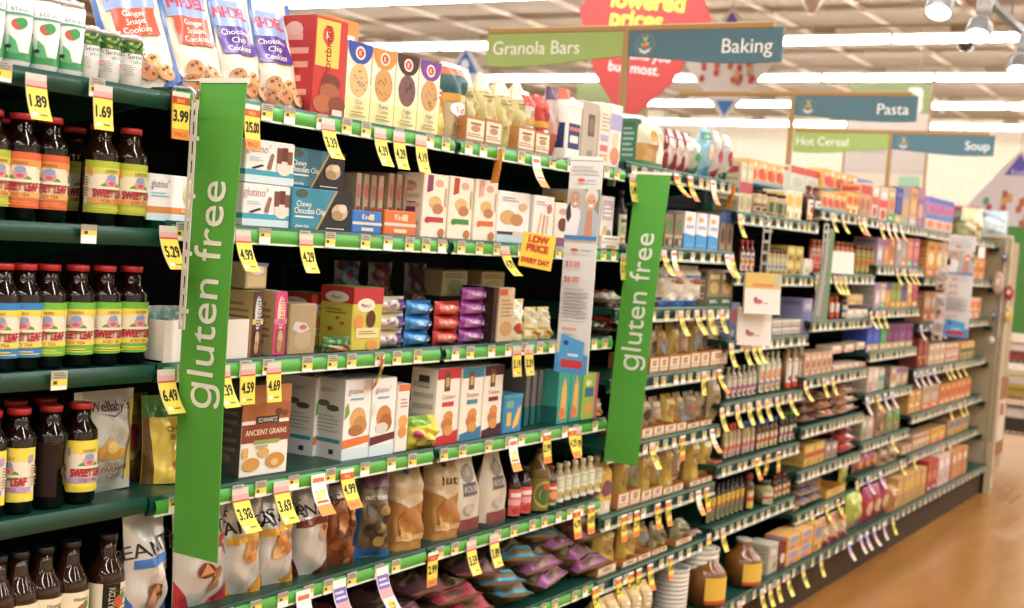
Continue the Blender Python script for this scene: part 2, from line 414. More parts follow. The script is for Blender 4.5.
def spots(sec, sh, x0, x1, n, front=.02):
    z = top(sec, sh); y = (YF if sh < len(LIPS[sec]) else YB)+front
    a0, a1 = ax(x0, z, y), ax(x1, z, y); w = (a1-a0)/n
    return [a0+w*(i+.5) for i in range(n)], w, y, z
def size(sec, sh, x0, x1, yt, n=1, front=.02):
    s, w, y, z = spots(sec, sh, x0, x1, n, front)
    h = az((x0+x1)/2+(0), yt, y)-z
    return w, min(h, room(sec, sh))
def lab(desc, sec, sh, i=0, n=1, extra=''):
    shn = 'bottom' if sh >= len(LIPS[sec]) else SHN[sh]
    l = '%s%s, %s shelf, %s%s' % (nth(i, n), desc, shn, BAYN[sec], extra)
    return l
def plural_group(desc): return desc+' facings'
PXW = 1.0
def RW(w): return min(w*.47, PXW*.8)
def run(sec, sh, x0, x1, yt, n, desc, make, front=.02, stack=1, gap=.004, jitter=.004, rz=0, group=None, up=0, rx=0, alt=None, rowd=None):
    """a facing of n things between two picture columns on a shelf; make(w, h) -> Kind"""
    xs, w, y, z = spots(sec, sh, x0, x1, n, front)
    h = (az((x0+x1)/2, yt, y)-z-up)
    h = max(.02, min(h, room(sec, sh)-up))/stack
    global PXW
    PXW = (x1-x0)/n*FW.dot(Vector((xs[0], y, z-CAMZ)))/FPX
    ks = make(w-gap, h-(.001 if stack > 1 else 0))
    if not isinstance(ks, (list, tuple)): ks = [ks]
    tot = n; out = []
    for i, x in enumerate(xs):
        for s in range(stack):
            k = ks[i % len(ks)]
            d = desc if isinstance(desc, str) else desc[i % len(desc)]
            if isinstance(desc, str): l = lab(d, sec, sh, i, n)
            else:
                m = [j for j in range(n) if desc[j % len(desc)] == d]; l = lab(d, sec, sh, m.index(i), len(m))
            if stack > 1: l = (('lower', 'upper'), ('lowest', 'middle', 'topmost'), ('lowest', 'second up', 'third up', 'topmost'))[stack-2][s]+' '+l
            j = random.uniform(-jitter, jitter)
            out.append(k.put(l, (x, y+abs(j)*.8, z+up+s*h+.0005), rz+j*4, group if group else (None if tot*stack < 2 else (d+'s, '+SHN[min(sh, 7)]+' shelf '+BAYN[sec])), rx))
    return out

# ------------------------------------------------------------------ printed designs
W_, K_, RED, YEL, ORG, BLU, CRM = '#f4f2ea', '#2a2a28', '#c8242a', '#f2d32c', '#e2762a', '#2c62b4', '#efe4c4'
def deco(k, a, b, c, tx=None):
    if k == 0: o = [('r', 0, .72, 1, 1, a), ('e', .5, .4, .34, .2, b), ('l', .15, .06, .85, .18, 2, c)]
    elif k == 1: o = [('r', 0, 0, 1, .25, a), ('e', .5, .5, .33, .17, b), ('r', .15, .74, .85, .86, c), ('l', .2, .08, .8, .18, 2, W_)]
    elif k == 2: o = [('r', 0, .4, 1, .62, a), ('r', .12, .7, .88, .86, b), ('e', .5, .2, .3, .14, c)]
    elif k == 3: o = [('p', [(0, 0), (1, 0), (1, .35), (0, .15)], a), ('e', .55, .5, .28, .16, b), ('r', .1, .76, .75, .9, c), ('l', .1, .64, .8, .72, 2, c)]
    elif k == 4: o = [('r', .1, .55, .9, .92, a), ('e', .38, .3, .22, .14, b), ('e', .68, .25, .2, .12, c), ('l', .2, .6, .8, .84, 3, W_)]
    else: o = [('e', .5, .66, .4, .2, a), ('r', 0, .3, 1, .38, b), ('e', .35, .17, .2, .1, c), ('e', .68, .17, .18, .09, b)]
    if tx: o.append(('t', tx, .5, .8, .1, W_, .8))
    return o
def lines(c, n=5, a=.12): return [('l', a, .15, 1-a, .85, n, c)]
def cx(base, k, a, b, c, name='carton', d=.1, sidec=None, fin='p', topc=None):
    return lambda w, h: carton(name, w, h, d, base, deco(k, a, b, c), [('r', 0, 0, 1, 1, sidec or base)]+lines(c, 6)+[('r', .1, .8, .9, .92, a)], topc, fin)
def bx(base, k, a, b, c, name='bag', d=.07, style='stand', fin='f', seed=0, seal=None, cr=.004):
    return lambda w, h: bag(name, w*.98, h, min(d, w*1.1), base, deco(k, a, b, c), style, fin, seed, cr, nu=10, nv=12, dens=8, seal=seal)

# ================================================================== LEFT: bottled tea bay
def tea_ops(c1, c2, rib, word):
    o = [('r', 0, 0, 1, 1, CRM), ('r', 0, .86, 1, 1, c1), ('r', 0, 0, 1, .17, c1), ('r', 0, .76, 1, .87, c2), ('p', [(.06, .74), (.16, .7), (.16, .86), (.06, .88)], rib),
         ('p', [(.94, .74), (.84, .7), (.84, .86), (.94, .88)], rib), ('e', .5, .5, .2, .1, '#57a63c'), ('e', .5, .6, .115, .1, '#e09aa2'), ('e', .5, .685, .09, .06, '#8a9fc4'), ('e', .5, .575, .06, .035, '#c8606c'),
         ('r', .0, .46, 1, .51, CRM), ('r', .1, .19, .9, .28, rib), ('t', 'ICED TEA', .5, .235, .06, '#7a4a20', .6), ('t', word, .5, .81, .055, '#7a4a20', .5),
         ('t', 'SWEET LEAF', .5, .385, .15, '#b81c34', .62, 0, .03), ('l', .2, .04, .8, .13, 2, c2)]
    for s in (.06, .94): o.append(('l', s-.05, .3, s+.05, .7, 8, '#9a8a6a'))
    return o
def tea(c1, c2, rib, word, glass, rot, h=.177): return bottle('tea_bottle', .0315, h, glass, '#c01f24', c1, tea_ops(c1, c2, rib, word), (.13, .64), .56, .86, .06, 28, 'b', rot, 'bottle', .70, 1.5)
TB = '#160704'
teas = {'peach': tea('#e2642c', '#eb9440', '#f0a848', 'PEACH', TB, -.62), 'lemon': tea('#b6c51e', '#d9d53a', '#e8a02c', 'LEMON', '#241204', -.05),
        'blue': tea('#2f86c8', '#f2d838', '#f2d838', 'HALF', TB, -.62), 'green': tea('#6cbf2c', '#f2d838', '#f2d838', 'GREEN', TB, -.66),
        'green2': tea('#6cbf2c', '#f2d838', '#f2d838', 'GREEN', TB, -.12), 'yellow': tea('#f0dc30', '#f0dc30', '#b59ac8', 'HONEY', TB, -1.1), 'yellow2': tea('#f0dc30', '#f0dc30', '#b59ac8', 'HONEY', TB, -.1),
        'turned': bottle('tea_bottle', .0315, .177, '#120603', '#a81c20', '#e8d02c', [('r', .12, 0, 1, 1, '#241008')], (.13, .64), .56, .86, .06, 28, 'b', -.9, 'bottle', .70, .7)}
def tea_row(sh, items, hh=None):
    z = top(0, sh)
    for px, k, lb, g in items:
        y = YF+.05
        teas[k].put(lb, (ax(px, z+.2, y), y, z+.0005), 0, g)
tea_row(1, [(23, 'peach', 'orange labelled peach tea bottle, nearest the left edge on second shelf', 'bottled teas on second shelf'),
            (52, 'peach', 'orange labelled peach tea bottle, right one of the pair on second shelf', 'bottled teas on second shelf'),
            (-8, 'lemon', 'green labelled tea bottle cut off by left frame edge on second shelf', 'bottled teas on second shelf'),
            (103, 'lemon', 'yellow green labelled lemon tea bottle, left one of two on second shelf', 'bottled teas on second shelf'),
            (132, 'lemon', 'yellow green labelled lemon tea bottle at the end beside white bar box', 'bottled teas on second shelf')])
g3 = 'bottled teas on third shelf'
tea_row(2, [(-18, 'blue', 'blue labelled tea bottle mostly cut off by left frame edge', g3), (3, 'blue', 'blue labelled tea bottle at left edge of the third shelf', g3),
            (26, 'blue', 'blue labelled tea bottle standing next to the green labelled ones', g3),
            (50, 'green', 'green labelled tea bottle beside the blue labelled ones, third shelf', g3), (79, 'green', 'green labelled tea bottle, second of four green ones, third shelf', g3),
            (106, 'green2', 'green labelled tea bottle, third of four green ones, third shelf', g3), (133, 'green2', 'green labelled tea bottle at shelf end beside the white tray', g3)])
g4 = 'bottled teas on fourth shelf'
tea_row(3, [(-9, 'yellow', 'yellow labelled tea bottle cut off by left edge on fourth shelf', g4), (20, 'yellow', 'yellow labelled tea bottle reading LEAF on fourth shelf', g4),
            (52, 'turned', 'dark tea bottle turned with its label away from the aisle', g4), (82, 'yellow2', 'yellow labelled tea bottle in front of the silver snack bag', g4)])
z = top(0, 3)
for i, px in enumerate((17, 46)):
    y = YF+.125; teas['turned'].put('dark red capped tea bottle standing behind the front row, %s of two' % ('left', 'right')[i], (ax(px, z+.2, y), y, z+.0005), 0, 'tea bottles in the back row')
for i, px in enumerate((9, 76)):
    y = YF+.2; teas['lemon'].put('tea bottle in the back row of the second shelf, %s of two' % ('left', 'right')[i], (ax(px, top(0, 1)+.2, y), y, top(0, 1)+.0005), 0, 'tea bottles in the back row')
# glass bottles with cream labels on the low shelf
def juice(dark): return bottle('juice_bottle', .034, .18, '#2e1404', '#17171a', CRM, [('r', 0, 0, 1, 1, '#e9dfbd')]+([('r', .3, 0, .62, 1, '#1a1a18'), ('t', 'INSPIRATION', .46, .5, .16, '#d9cfae', .8, 90)] if dark == 2 else [('r', 0, 0, .12, 1, '#26221c')] if dark else [])+[('l', .66, .2, .92, .5, 3, '#8a7a54'), ('e', .6, .55, .1, .16, '#c0562c'), ('e', .68, .68, .07, .1, '#6c8a3c'), ('t', 'Honest', .6, .84, .1, '#6a5a38', .5)], (.1, .52), .46, .83, .07, 26, 'b', -.25, 'bottle', .56, 1.5)
JK = [juice(0), juice(1), juice(2)]
z = top(0, 4)
for i, (px, k) in enumerate([(-2, 1), (20, 0), (45, 1), (72, 0), (109, 2)]):
    JK[k].put(['black capped amber bottle at the far left of the lowest tea shelf', 'black capped amber bottle with a plain cream label, second from left', 'black capped amber bottle with dark label edge, third from left',
               'black capped amber bottle with fruit on its cream label, fourth from left', 'black capped amber bottle with a wide black label stripe'][i], (ax(px, z+.2, YF+.055), YF+.055, z+.0005), 0, 'amber bottles on the lowest tea shelf')
# cans on the top shelf
ST = can('drink_can', .0275, .126, '#eceeea', [('r', 0, 0, 1, .12, '#2f9a58'), ('p', [(0, .1), (.28, .1), (.2, .35), (0, .5)], '#2f9a58'), ('p', [(1, .1), (.72, .1), (.8, .35), (1, .5)], '#2f9a58'), ('p', [(.3, .1), (.5, .1), (.42, .3), (.3, .38)], '#57b878'),
    ('e', .46, .56, .13, .085, '#d25a48'), ('e', .52, .58, .12, .08, '#3fa557'), ('e', .4, .54, .05, .04, '#d8604c'), ('t', 'steaz', .5, .8, .09, '#7c8480', .4, 0, .005), ('r', .2, .695, .8, .73, '#4aa088'), ('e', .3, .2, .05, .03, '#22302a')])
z = top(0, 0)
for i, px in enumerate((-16, 12, 40, 65)):
    ST.put(('slim white and green drink can cut off at the left frame edge', 'slim white and green drink can, left of the three whole ones', 'slim white and green drink can, middle of three', 'slim white and green drink can beside the short tea cans')[i], (ax(px, z, YF+.04), YF+.04, z), 0, 'slim drink cans')
SC = can('tea_can', .0215, .092, '#dddcd4', [('r', 0, .7, 1, 1, '#3f7a34')]+[('e', random.random(), .74+random.random()*.24, .05, .035, random.choice(['#7fb04a', '#2c5c28', '#a8c85c'])) for _ in range(26)]+
    [('t', 'Sencha', .5, .61, .12, '#3a3a36', .5), ('t', 'shot', .52, .48, .09, '#5aa89a', .3), ('l', .15, .1, .4, .4, 6, '#a5a49c'), ('r', .55, .28, .85, .34, '#d85a52'), ('l', .55, .1, .85, .22, 3, '#a5a49c')], rot=-.1)
for i, px in enumerate((85, 106, 128)):
    SC.put('short green topped tea can, %s of three at the shelf end' % ('left', 'middle', 'right')[i], (ax(px, z, YF+.035), YF+.035, z), 0, 'short tea cans')
# snack bags standing on the tea bay's fourth shelf
z = top(0, 3)
SB = bag('snack_bag', .145, .188, .055, '#c9c8c2', [('r', 0, 0, 1, .1, '#d8d6ce'), ('r', .86, .1, 1, .9, '#e3d66a'), ('p', [(.2, .42), (.5, .58), (.55, .46), (.8, .42), (.72, .34), (.3, .34)], '#d8a040'), ('e', .5, .46, .12, .06, '#e6bc66'),
    ('t', 'Wellaby\u2019s', .5, .86, .1, '#5a2430', .85), ('t', 'PARMESAN', .62, .24, .06, '#8a5a4a', .5), ('t', 'CHEESE', .62, .175, .055, '#8a5a4a', .45), ('t', 'classic', .5, .3, .05, '#8a5a4a', .35), ('p', [(.3, .8), (.5, .755), (.7, .8), (.5, .77)], '#7a2434')], 'pillow', 'f', 3, .004, cat='bag')
SB.put('silver and white crisp bag behind the last yellow labelled tea bottle', (ax(105, z, YF+.075), YF+.062, z), .05, None)
CB = bag('snack_bag', .12, .17, .06, '#e5c63a', [('r', 0, .75, 1, 1, '#3f7a2c'), ('p', [(0, 0), (.16, 0), (.1, .75), (0, .75)], '#6a4a1c'), ('e', .6, .4, .14, .07, '#f0e0a0'), ('e', .55, .22, .1, .06, '#c8423a'), ('e', .75, .3, .1, .06, '#e07a3c'), ('t', 'CHEESE', .6, .62, .07, '#6a5a20', .6), ('t', 'BITES', .6, .53, .07, '#6a5a20', .5)], 'stand', 'f', 5)
CB.put('yellow and green cheese snack bag half hidden behind the first banner', (ax(172, z, YF+.07), YF+.06, z), -.3, None, -.1)
CB2 = bag('snack_bag', .11, .165, .06, '#8a7a24', deco(3, '#5a3a14', '#7a2a1c', '#a89a3c'), 'stand', 'f', 6)
CB2.put('olive snack bag tucked beside the silver crisp bag', (ax(140, z, YF+.1), YF+.13, z), -.1, None)

# ================================================================== GLUTEN FREE BAYS (1 and 2)
# --- top shelf
def cookie_bag(word, pan, seed):
    w2 = word.split('|')
    o = [('r', 0, 0, .07, 1, '#4a78c0'), ('r', .93, 0, 1, 1, '#4a78c0'), ('p', [(.07, 0), (.34, 0), (.07, .26)], '#3c68b8'), ('p', [(.93, 0), (.66, 0), (.93, .2)], '#3c68b8'),
         ('r', .14, .66, .86, .9, '#8fa8d8'), ('t', 'MI\u00b7DEL', .5, .79, .1, '#d8465a', .62, 0, .02), ('r', .2, .42, .82, .66, pan), ('p', [(0, 0), (.12, 0), (.07, .6), (0, .6)], '#3c68b8')]
    for i, t in enumerate(w2): o.append(('t', t, .5, .61-.07*i, .05, '#fdf6ea', .5, 0, .01))
    for u, v, c in ((.35, .22, '#c98a4a'), (.62, .2, '#d69a58'), (.5, .11, '#c07c3e'), (.74, .1, '#d09450'), (.26, .1, '#b87438')):
        o += [('e', u, v, .125, .066, c), ('e', u-.04, v+.02, .025, .014, '#6a3c1c'), ('e', u+.05, v-.015, .022, .012, '#6a3c1c'), ('e', u+.01, v+.035, .02, .011, '#7a4824')]
    return bag('cookie_bag', .138, .245, .085, '#ece3c8', o, 'stand', 'g', seed, .004, '#d9c49a', 16, 20, 16)
z = top(1, 0)
GS, CC = cookie_bag('Ginger|Snaps|Cookies', '#d8563a', 1), cookie_bag('Chocolate|Chip|Cookies', '#5a3a9a', 2)
GS.put('ginger cookie bag leaning over above the first banner clip', (ax(160, z, YF+.03), YF+.05, z), -.5, 'cookie bags on the top shelf', -.3, -.2)
GS.put('cream and blue ginger snap bag with an orange panel, upright', (ax(213, z, YF+.02), YF+.03, z), -.2, 'cookie bags on the top shelf', -.28, -.06)
CC.put('blue edged chocolate chip cookie bag with purple panel, left of two', (ax(255, z, YF+.02), YF+.03, z), -.18, 'cookie bags on the top shelf', -.26, -.05)
CC.put('blue edged chocolate chip cookie bag beside the red cookie box', (ax(292, z, YF+.02), YF+.035, z), -.25, 'cookie bags on the top shelf', -.26, -.05)
CC.put('cookie bag behind the short tea cans at the far left', (ax(150, z, YF+.13), YF+.14, z), -.4, 'cookie bags on the top shelf', -.1)
w, h = size(1, 0, 311, 342, 15)
RB = carton('cookie_box', w, .205, .12, '#c8332c', [('r', .05, .5, .75, .97, '#f0c64a'), ('e', .4, .82, .17, .1, '#d8402e'), ('t', 'K', .4, .82, .08, '#f6e6c0', .3), ('t', 'Shortbread', .4, .64, .1, '#8a2420', .55, 90), ('e', .55, .34, .28, .09, '#7a3a24'), ('e', .52, .25, .3, .09, '#a8603a'), ('e', .32, .12, .28, .09, '#b8683c'), ('e', .75, .13, .26, .09, '#8a4428'), ('r', .62, .02, .92, .08, '#e8d8c8')],
    [('r', 0, 0, 1, 1, '#c02c2a'), ('e', .5, .85, .22, .09, '#e8b0a0')]+lines('#e8a090', 5), '#d8402e')
s, w_, y, z = spots(1, 0, 311, 342, 1); RB.put('red cookie box with a yellow panel, tall, on the top shelf', (s[0], y, z), -.06)
OB = carton('cookie_box', .11, .245, .1, '#e0812c', deco(1, '#d86a20', '#f0c060', '#fff0d0'), lines('#f0c080', 5), '#ea9a44'); OB.put('orange box standing behind the red cookie box', (ax(338, z, y+.14), y+.14, z), 0)
def cookie4(c, ck, word):
    arc = [(0, 1)]+[(.5-.5*math.cos(t*PI/12), 1-.27*math.sin(t*PI/12)**.8) for t in range(13)]+[(1, 1)]
    o = [('r', 0, 0, 1, .3, '#e9e29a'), ('r', 0, .3, 1, .5, '#efe9bc'), ('p', arc[::-1], c), ('e', .5, .87, .2, .085, '#f6e4d0'), ('e', .5, .87, .14, .06, '#c8403a'), ('t', 'K', .5, .87, .07, '#f6e4d0', .3), ('e', .5, .53, .37, .21, ck)]
    for i in range(14):
        a, r_ = random.random()*6.28, random.random()**.5*.85; o.append(('e', .5+.37*r_*math.cos(a), .53+.21*r_*math.sin(a), .022, .011, '#6a4a2c' if word != 'Fudge' else '#3c2a28'))
    o += [('t', word, .5, .255, .055, '#6a5aa0' if c != ORG else '#b0603c', .75), ('t', 'Cookies', .5, .185, .045, '#8a7a60', .5), ('l', .2, .06, .8, .14, 2, '#a8986a')]
    return o
s, w, y, z = spots(1, 0, 343, 437, 4)
hh = az(343, 38, y)-z
for i, (c, ck, wd, dl) in enumerate([('#2f4fae', '#d8b878', 'Chip', 'blue topped cookie box with a chocolate chip cookie'), ('#d88a2c', '#cf9a54', 'Peanut', 'orange topped cookie box with a plain golden cookie'),
                                     ('#4a2a26', '#7a5650', 'Fudge', 'dark brown topped cookie box with a dark cookie'), ('#7a3f9a', '#cc9c58', 'Sugar', 'purple topped cookie box at the right of its row')]):
    carton('cookie_box', w-.002, hh, .1, '#f0ecd2', cookie4(c, ck, wd), [('r', 0, 0, 1, 1, '#e2d8b0')]+lines('#b8a878'), '#e8e2c8').put(dl, (s[i], y, z), 0, 'cookie boxes with one big cookie')
# bags and trays of bags to the right of the cookie boxes
run(1, 0, 438, 449, 78, 1, 'small yellow bag beside the purple topped cookie box', bx('#e8a850', 4, '#d8642c', '#f0e080', '#5a3a20', 'bread_bag', .05), .05)
def teal_bag(w, h): return bag('grain_bag', w, h, .07, '#b8a070', [('r', 0, .84, 1, .93, '#d85a2c'), ('r', 0, .6, 1, .84, '#2c5a5c'), ('r', 0, .5, 1, .6, '#d8a030'), ('e', .5, .4, .38, .1, W_), ('t', 'Red', .5, .4, .08, '#b83a30', .5), ('l', .2, .05, .8, .25, 4, '#9a7a44'), ('r', 0, .93, 1, 1, '#d8d2c0')], 'gusset', 'g', 4, .004)
run(1, 0, 447, 467, 62, 1, 'teal and orange grain bag with a white oval badge', teal_bag, .035)
def whole_bag(seed, c='#bdb06a', t='#d8d4bc'): return lambda w, h: bag('grain_bag', w, h, .08, c, [('r', 0, .74, 1, 1, t), ('r', .1, .3, .9, .55, '#c8bc7c'), ('r', .7, .2, 1, .6, '#d8902c'), ('l', .1, .6, .9, .7, 2, '#8a8048')], 'point', 'g', seed, .007, '#a89c58')
def trayrun(sec, sh, x0, x1, yt, n, desc, front=.012, d=.13, cards=1, rz=0, col='#b5783a'):
    return run(sec, sh, x0, x1, yt, n, desc, lambda w, h: tray('display_tray', w, h, d, col, '#e6d9bc', cards), front, gap=.002, jitter=.001, rz=rz)
trayrun(1, 0, 465, 484, 117, 1, 'orange cardboard tray holding grain bags, left of two'); trayrun(1, 0, 484.5, 501, 120, 1, 'orange cardboard tray holding grain bags, right of two')
trayrun(2, 0, 517, 534, 127, 1, 'orange cardboard tray, third from left'); trayrun(2, 0, 534.5, 549, 132, 1, 'orange cardboard tray beside the clear bags')
s, w, y, z = spots(1, 0, 466, 500, 2, .03)
for i, px in enumerate((470, 487, 505, 522)):
    yy = YF+.045; bg = whole_bag(10+i)(.062, .185); bg.put('olive grain bag with a pale gathered top, %s' % ('leftmost of four in trays', 'second of four in trays', 'third of four in trays', 'fourth in its tray')[i], (ax(px+2, z, yy), yy, z+.0045), 0, 'olive grain bags in trays')
for i, px in enumerate((529, 543)):
    yy = YF+.04; bag('grain_bag', .05, .165, .06, '#b8372c' if i else '#c9c2b0', [('r', 0, .75, 1, .92, '#c8402c'), ('r', 0, .45, 1, .55, '#d8a030'), ('e', .5, .3, .4, .12, W_), ('t', 'Mill', .5, .3, .07, '#b83a30', .6)], 'gusset', 'g', 20+i).put(('grey and red mill bag', 'bright red mill bag with white oval')[i]+' in the right orange tray', (ax(px, z, yy), yy, z+.0045))
for i, (px, hh, c, c2) in enumerate([(553, .2, '#c9b7ae', '#5a3a5c'), (565, .205, '#d98a72', '#d8562c')]):
    yy = YF+.05; bag('clear_bag', .05, hh, .05, c, [('r', 0, 0, 1, .35, '#c0674c'), ('r', .1, .35, .9, .5, '#d8a898'), ('r', 0, .82, 1, 1, c2)], 'pillow', 'g', 30+i, .006).put(('tall clear bag with a dark gathered top', 'tall clear bag with an orange top')[i]+' on the top shelf', (ax(px, z, yy), yy, z), -.2)
def canister(w, h): return carton('canister', w, h, .09, '#ece8dc', [('r', .08, .2, .92, .62, '#2a3a6a'), ('r', .1, .5, .9, .56, '#c8706a'), ('r', .2, .3, .8, .42, '#e8e2d8'), ('r', 0, .9, 1, 1, '#f4f2ec')], [('r', .1, .2, .9, .62, '#2a3a6a')], W_)
run(2, 0, 565, 579, 100, 1, 'white canister with navy blue lettering blocks', canister)
run(2, 0, 580, 597, 101, 1, 'grey tan box with a brown window picture', lambda w, h: carton('box', w, h, .1, '#b9ad98', [('r', .35, .45, .75, .8, '#6a5240'), ('e', .55, .62, .15, .12, '#8a7058'), ('r', .4, .08, .7, .22, '#8f8672')], lines('#a09480')))
run(2, 0, 598, 608, 102, 1, 'narrow white box with colourful stripes', lambda w, h: carton('box', w, h, .1, '#efe2cc', [('r', .1, .1, .9, .2, '#e0a050'), ('r', .1, .24, .9, .34, '#d86a6a'), ('r', .1, .4, .9, .5, '#b8a0c8'), ('l', .1, .55, .9, .85, 5, '#b8a890')], lines('#d8c8a8')))
run(2, 0, 608, 620, 104, 1, 'white and lilac box with a peach pattern', lambda w, h: carton('box', w, h, .1, '#f0e2dc', [('r', 0, .6, 1, .85, '#a8a4d0'), ('e', .5, .2, .4, .14, '#d88a5c'), ('e', .5, .45, .3, .12, '#f0c8a8')], lines('#d8c8c8')))
def tub(w, h):
    r = w/2; mb = MB(); mb.lathe([(r*.9, 0), (r, h*.86)], 24, M('#d8c9a0', 'g')); b = mb.mesh('tub_body')
    mb = MB(); mb.lathe([(r*1.06, h*.84), (r*1.08, h*.87), (r*1.07, h*.96), (r*1.0, h)], 24, M('#f2efe6', 'g')); l = mb.mesh('lid')
    f = lambda u, v, o: ((r*.97+.003+o)*math.sin((u-.5)*2-.3), -(r*.97+.003+o)*math.cos((u-.5)*2-.3), h*(.1+.66*v))
    mb = MB(); mb.patch(lambda u, v: f(u, v, 0), 12, 1, M('#3858c0', 'p'), True); mb.art(f, [('e', .5, .5, .3, .25, '#e8d478'), ('r', .1, .75, .9, .9, '#d8dcf0')], w, h, 'p', 10, .0006)
    return Kind('tub', 'tub', [('tub_body', b, []), ('lid', l, []), ('paper_label', mb.mesh('paper_label'), [])])
s, w, y, z = spots(2, 0, 612, 634, 1, .085)
bt = tub(.13, .2); bt.put('big white lidded tub behind the striped boxes on top', (ax(621, z, YF+.19), YF+.19, z))
tk = tub(.075, .087)
tk.put('blue labelled tub with white lid, lower of two stacked', (ax(627, z, y), y, z), 0, 'blue labelled tubs'); tk.put('blue labelled tub with white lid, upper of two stacked', (ax(627, z, y), y, z+.0875), 0, 'blue labelled tubs')

# --- second shelf
def bar_box(w, h): return carton('bar_box', w, h, .14, '#efeeea', [('r', 0, 0, 1, .18, '#cfe6ec'), ('r', 0, .18, 1, .3, '#2fa6c0'), ('t', 'glutino\u00b0', .24, .8, .2, '#c08890', .5, 0, .004), ('e', .78, .42, .16, .2, '#e8dccc'), ('r', .62, .5, .72, .86, '#7a4a3c'), ('r', .72, .56, .84, .88, '#6a3a2e'), ('r', .84, .5, .94, .8, '#85543f'), ('p', [(.42, .36), (.5, .32), (.56, .68), (.5, .72)], '#9a6a54'), ('p', [(.1, .34), (.32, .44), (.36, .4), (.16, .31)], '#4a3026'), ('l', .06, .5, .34, .6, 2, '#a8ccd4')],
    [('r', 0, .18, 1, .3, '#2fa6c0')]+lines('#c8c8c4', 4), '#f2f2ee')
run(1, 1, 241, 291, 140, 1, 'white snack bar box with a turquoise stripe', bar_box, .012, 2, jitter=0)
def bar_box2(w, h): return carton('bar_box', w, h, .12, '#f0efec', [('r', 0, 0, 1, .16, '#cfe6ec'), ('r', 0, .16, 1, .3, '#e08a2c'), ('t', 'glutino\u00b0', .2, .8, .18, '#8a7078', .3, 0, .004), ('e', .72, .6, .14, .28, '#e6cf90'), ('e', .86, .5, .12, .24, '#ecd9a0'), ('l', .05, .5, .35, .62, 2, '#8cc4d4'), ('r', .55, .19, .8, .27, '#f2b060')], lines('#c8c8c4', 4))
s, w, y, z = spots(1, 1, 150, 196, 1, -.012); h = az(150, 172, y)-z
bar_box2(.15, h).put('white snack bar box with an orange stripe beside the lemon tea', (ax(146, z, YF+.03)+.075, YF+.03, z))
def chip_box(up):
    c1 = '#3a7a8e' if up else '#2f8ca6'
    return lambda w, h: carton('bar_box', w, h, .14, c1, [('p', [(.42, 0), (1, 0), (1, 1), (.74, 1)], '#2b2a2c'), ('p', [(.38, 0), (.42, 0), (.74, 1), (.7, 1)], '#a89a5c'), ('e', .14, .86, .1, .1, '#4a5a4c'), ('t', 'Chewy', .18, .62, .14, '#e8efe8', .3), ('t', 'Chocolate Chip', .28, .46, .15, '#f0f2ea', .5), ('l', .04, .26, .42, .36, 1, '#cfe2e6'), ('t', 'gluten free', .16, .1, .08, '#e8efe8', .3), ('e', .78, .48, .14, .2, '#c8b090'), ('e', .74, .4, .1, .12, '#a88a64'), ('e', .83, .58, .07, .1, '#e0d0b0'), ('l', .55, .05, .95, .1, 1, '#d8d8d0')], lines('#88a8b0', 4), '#46808e')
s, w, y, z = spots(1, 1, 291, 350, 1, .004)
h2 = (az(300, 187, y)-z)
chip_box(0)(w, h2).put('blue and black chewy chocolate chip bar box, lower of the stack', (s[0], y, z)); chip_box(1)(w*.93, h2*.92).put('teal and black chewy chocolate chip bar box, upper of the stack', (s[0]-.012, y+.012, z+h2+.0005))
for (x0, x1, c, c2, nm, n0) in ((352, 382, '#2f7ac8', '#d8d4c8', 'blue', 4), (384, 416, '#e0702c', '#d8d0c4', 'orange', 4)):
    run(1, 1, x0, x1, 211, 1, nm+' open fronted tray of nut bars', lambda w, h: carton('display_tray', w, h, .05, c, [('r', 0, .38, 1, .5, c2), ('t', 'Kind', .45, .74, .24, '#f2e8d8', .5), ('r', .55, .6, .72, .86, '#dfd0a8'), ('r', .3, .12, .7, .26, '#f0d8b0')], ()), .01)
    xs, w, y, z = spots(1, 1, x0, x1, n0, .063)
    for i, x in enumerate(xs):
        carton('nut_bar_box', w*.62, az(x0, 172, y)-z, .12, '#b8a284', [('r', .25, 0, .8, .45, '#8a2420'), ('e', .5, .7, .35, .13, '#c86a5c')], [('r', 0, 0, .12, 1, '#8a765c')]).put('tan upright bar box with dark red base behind %s tray, %s' % (nm, ORD[i]), (x, y, z), 0, 'upright bar boxes behind the '+nm+' tray')
def crack(c, c2, seed=0): return lambda w, h: carton('cracker_box', w, h, .085, '#efe4cc', [('e', .62, .86, .17, .06, '#e0a08c'), ('p', [(.12, .7), (.36, .74), (.36, .98), (.14, .98)], c2), ('e', .48, .56, .26, .1, '#d8b070'), ('e', .6, .46, .22, .08, '#b87a4c'), ('r', .22, .25, .85, .33, c), ('e', .2, .28, .1, .05, c), ('e', .78, .09, .14, .07, '#b8763c'), ('r', .86, .5, .93, .8, '#c8b088')], [('r', .3, .3, .75, .55, c2), ('e', .5, .8, .25, .08, '#d88a7c')]+lines('#d0bf9c', 5), '#f0e8d6')
for (x0, x1, yt, c, c2, dl) in ((421, 446, 174, '#b8303c', '#8a3a5c', 'cream cracker box with a crimson ribbon, left of three'), (447, 471, 177, '#3f8a3c', '#b8402c', 'cream cracker box with a green ribbon, middle of three'), (473, 496, 180, '#d8642c', '#d8a898', 'cream cracker box with an orange ribbon, right of three')):
    run(1 if x0 < 440 else 2, 1, x0, x1, yt, 1, dl, crack(c, c2), .012)
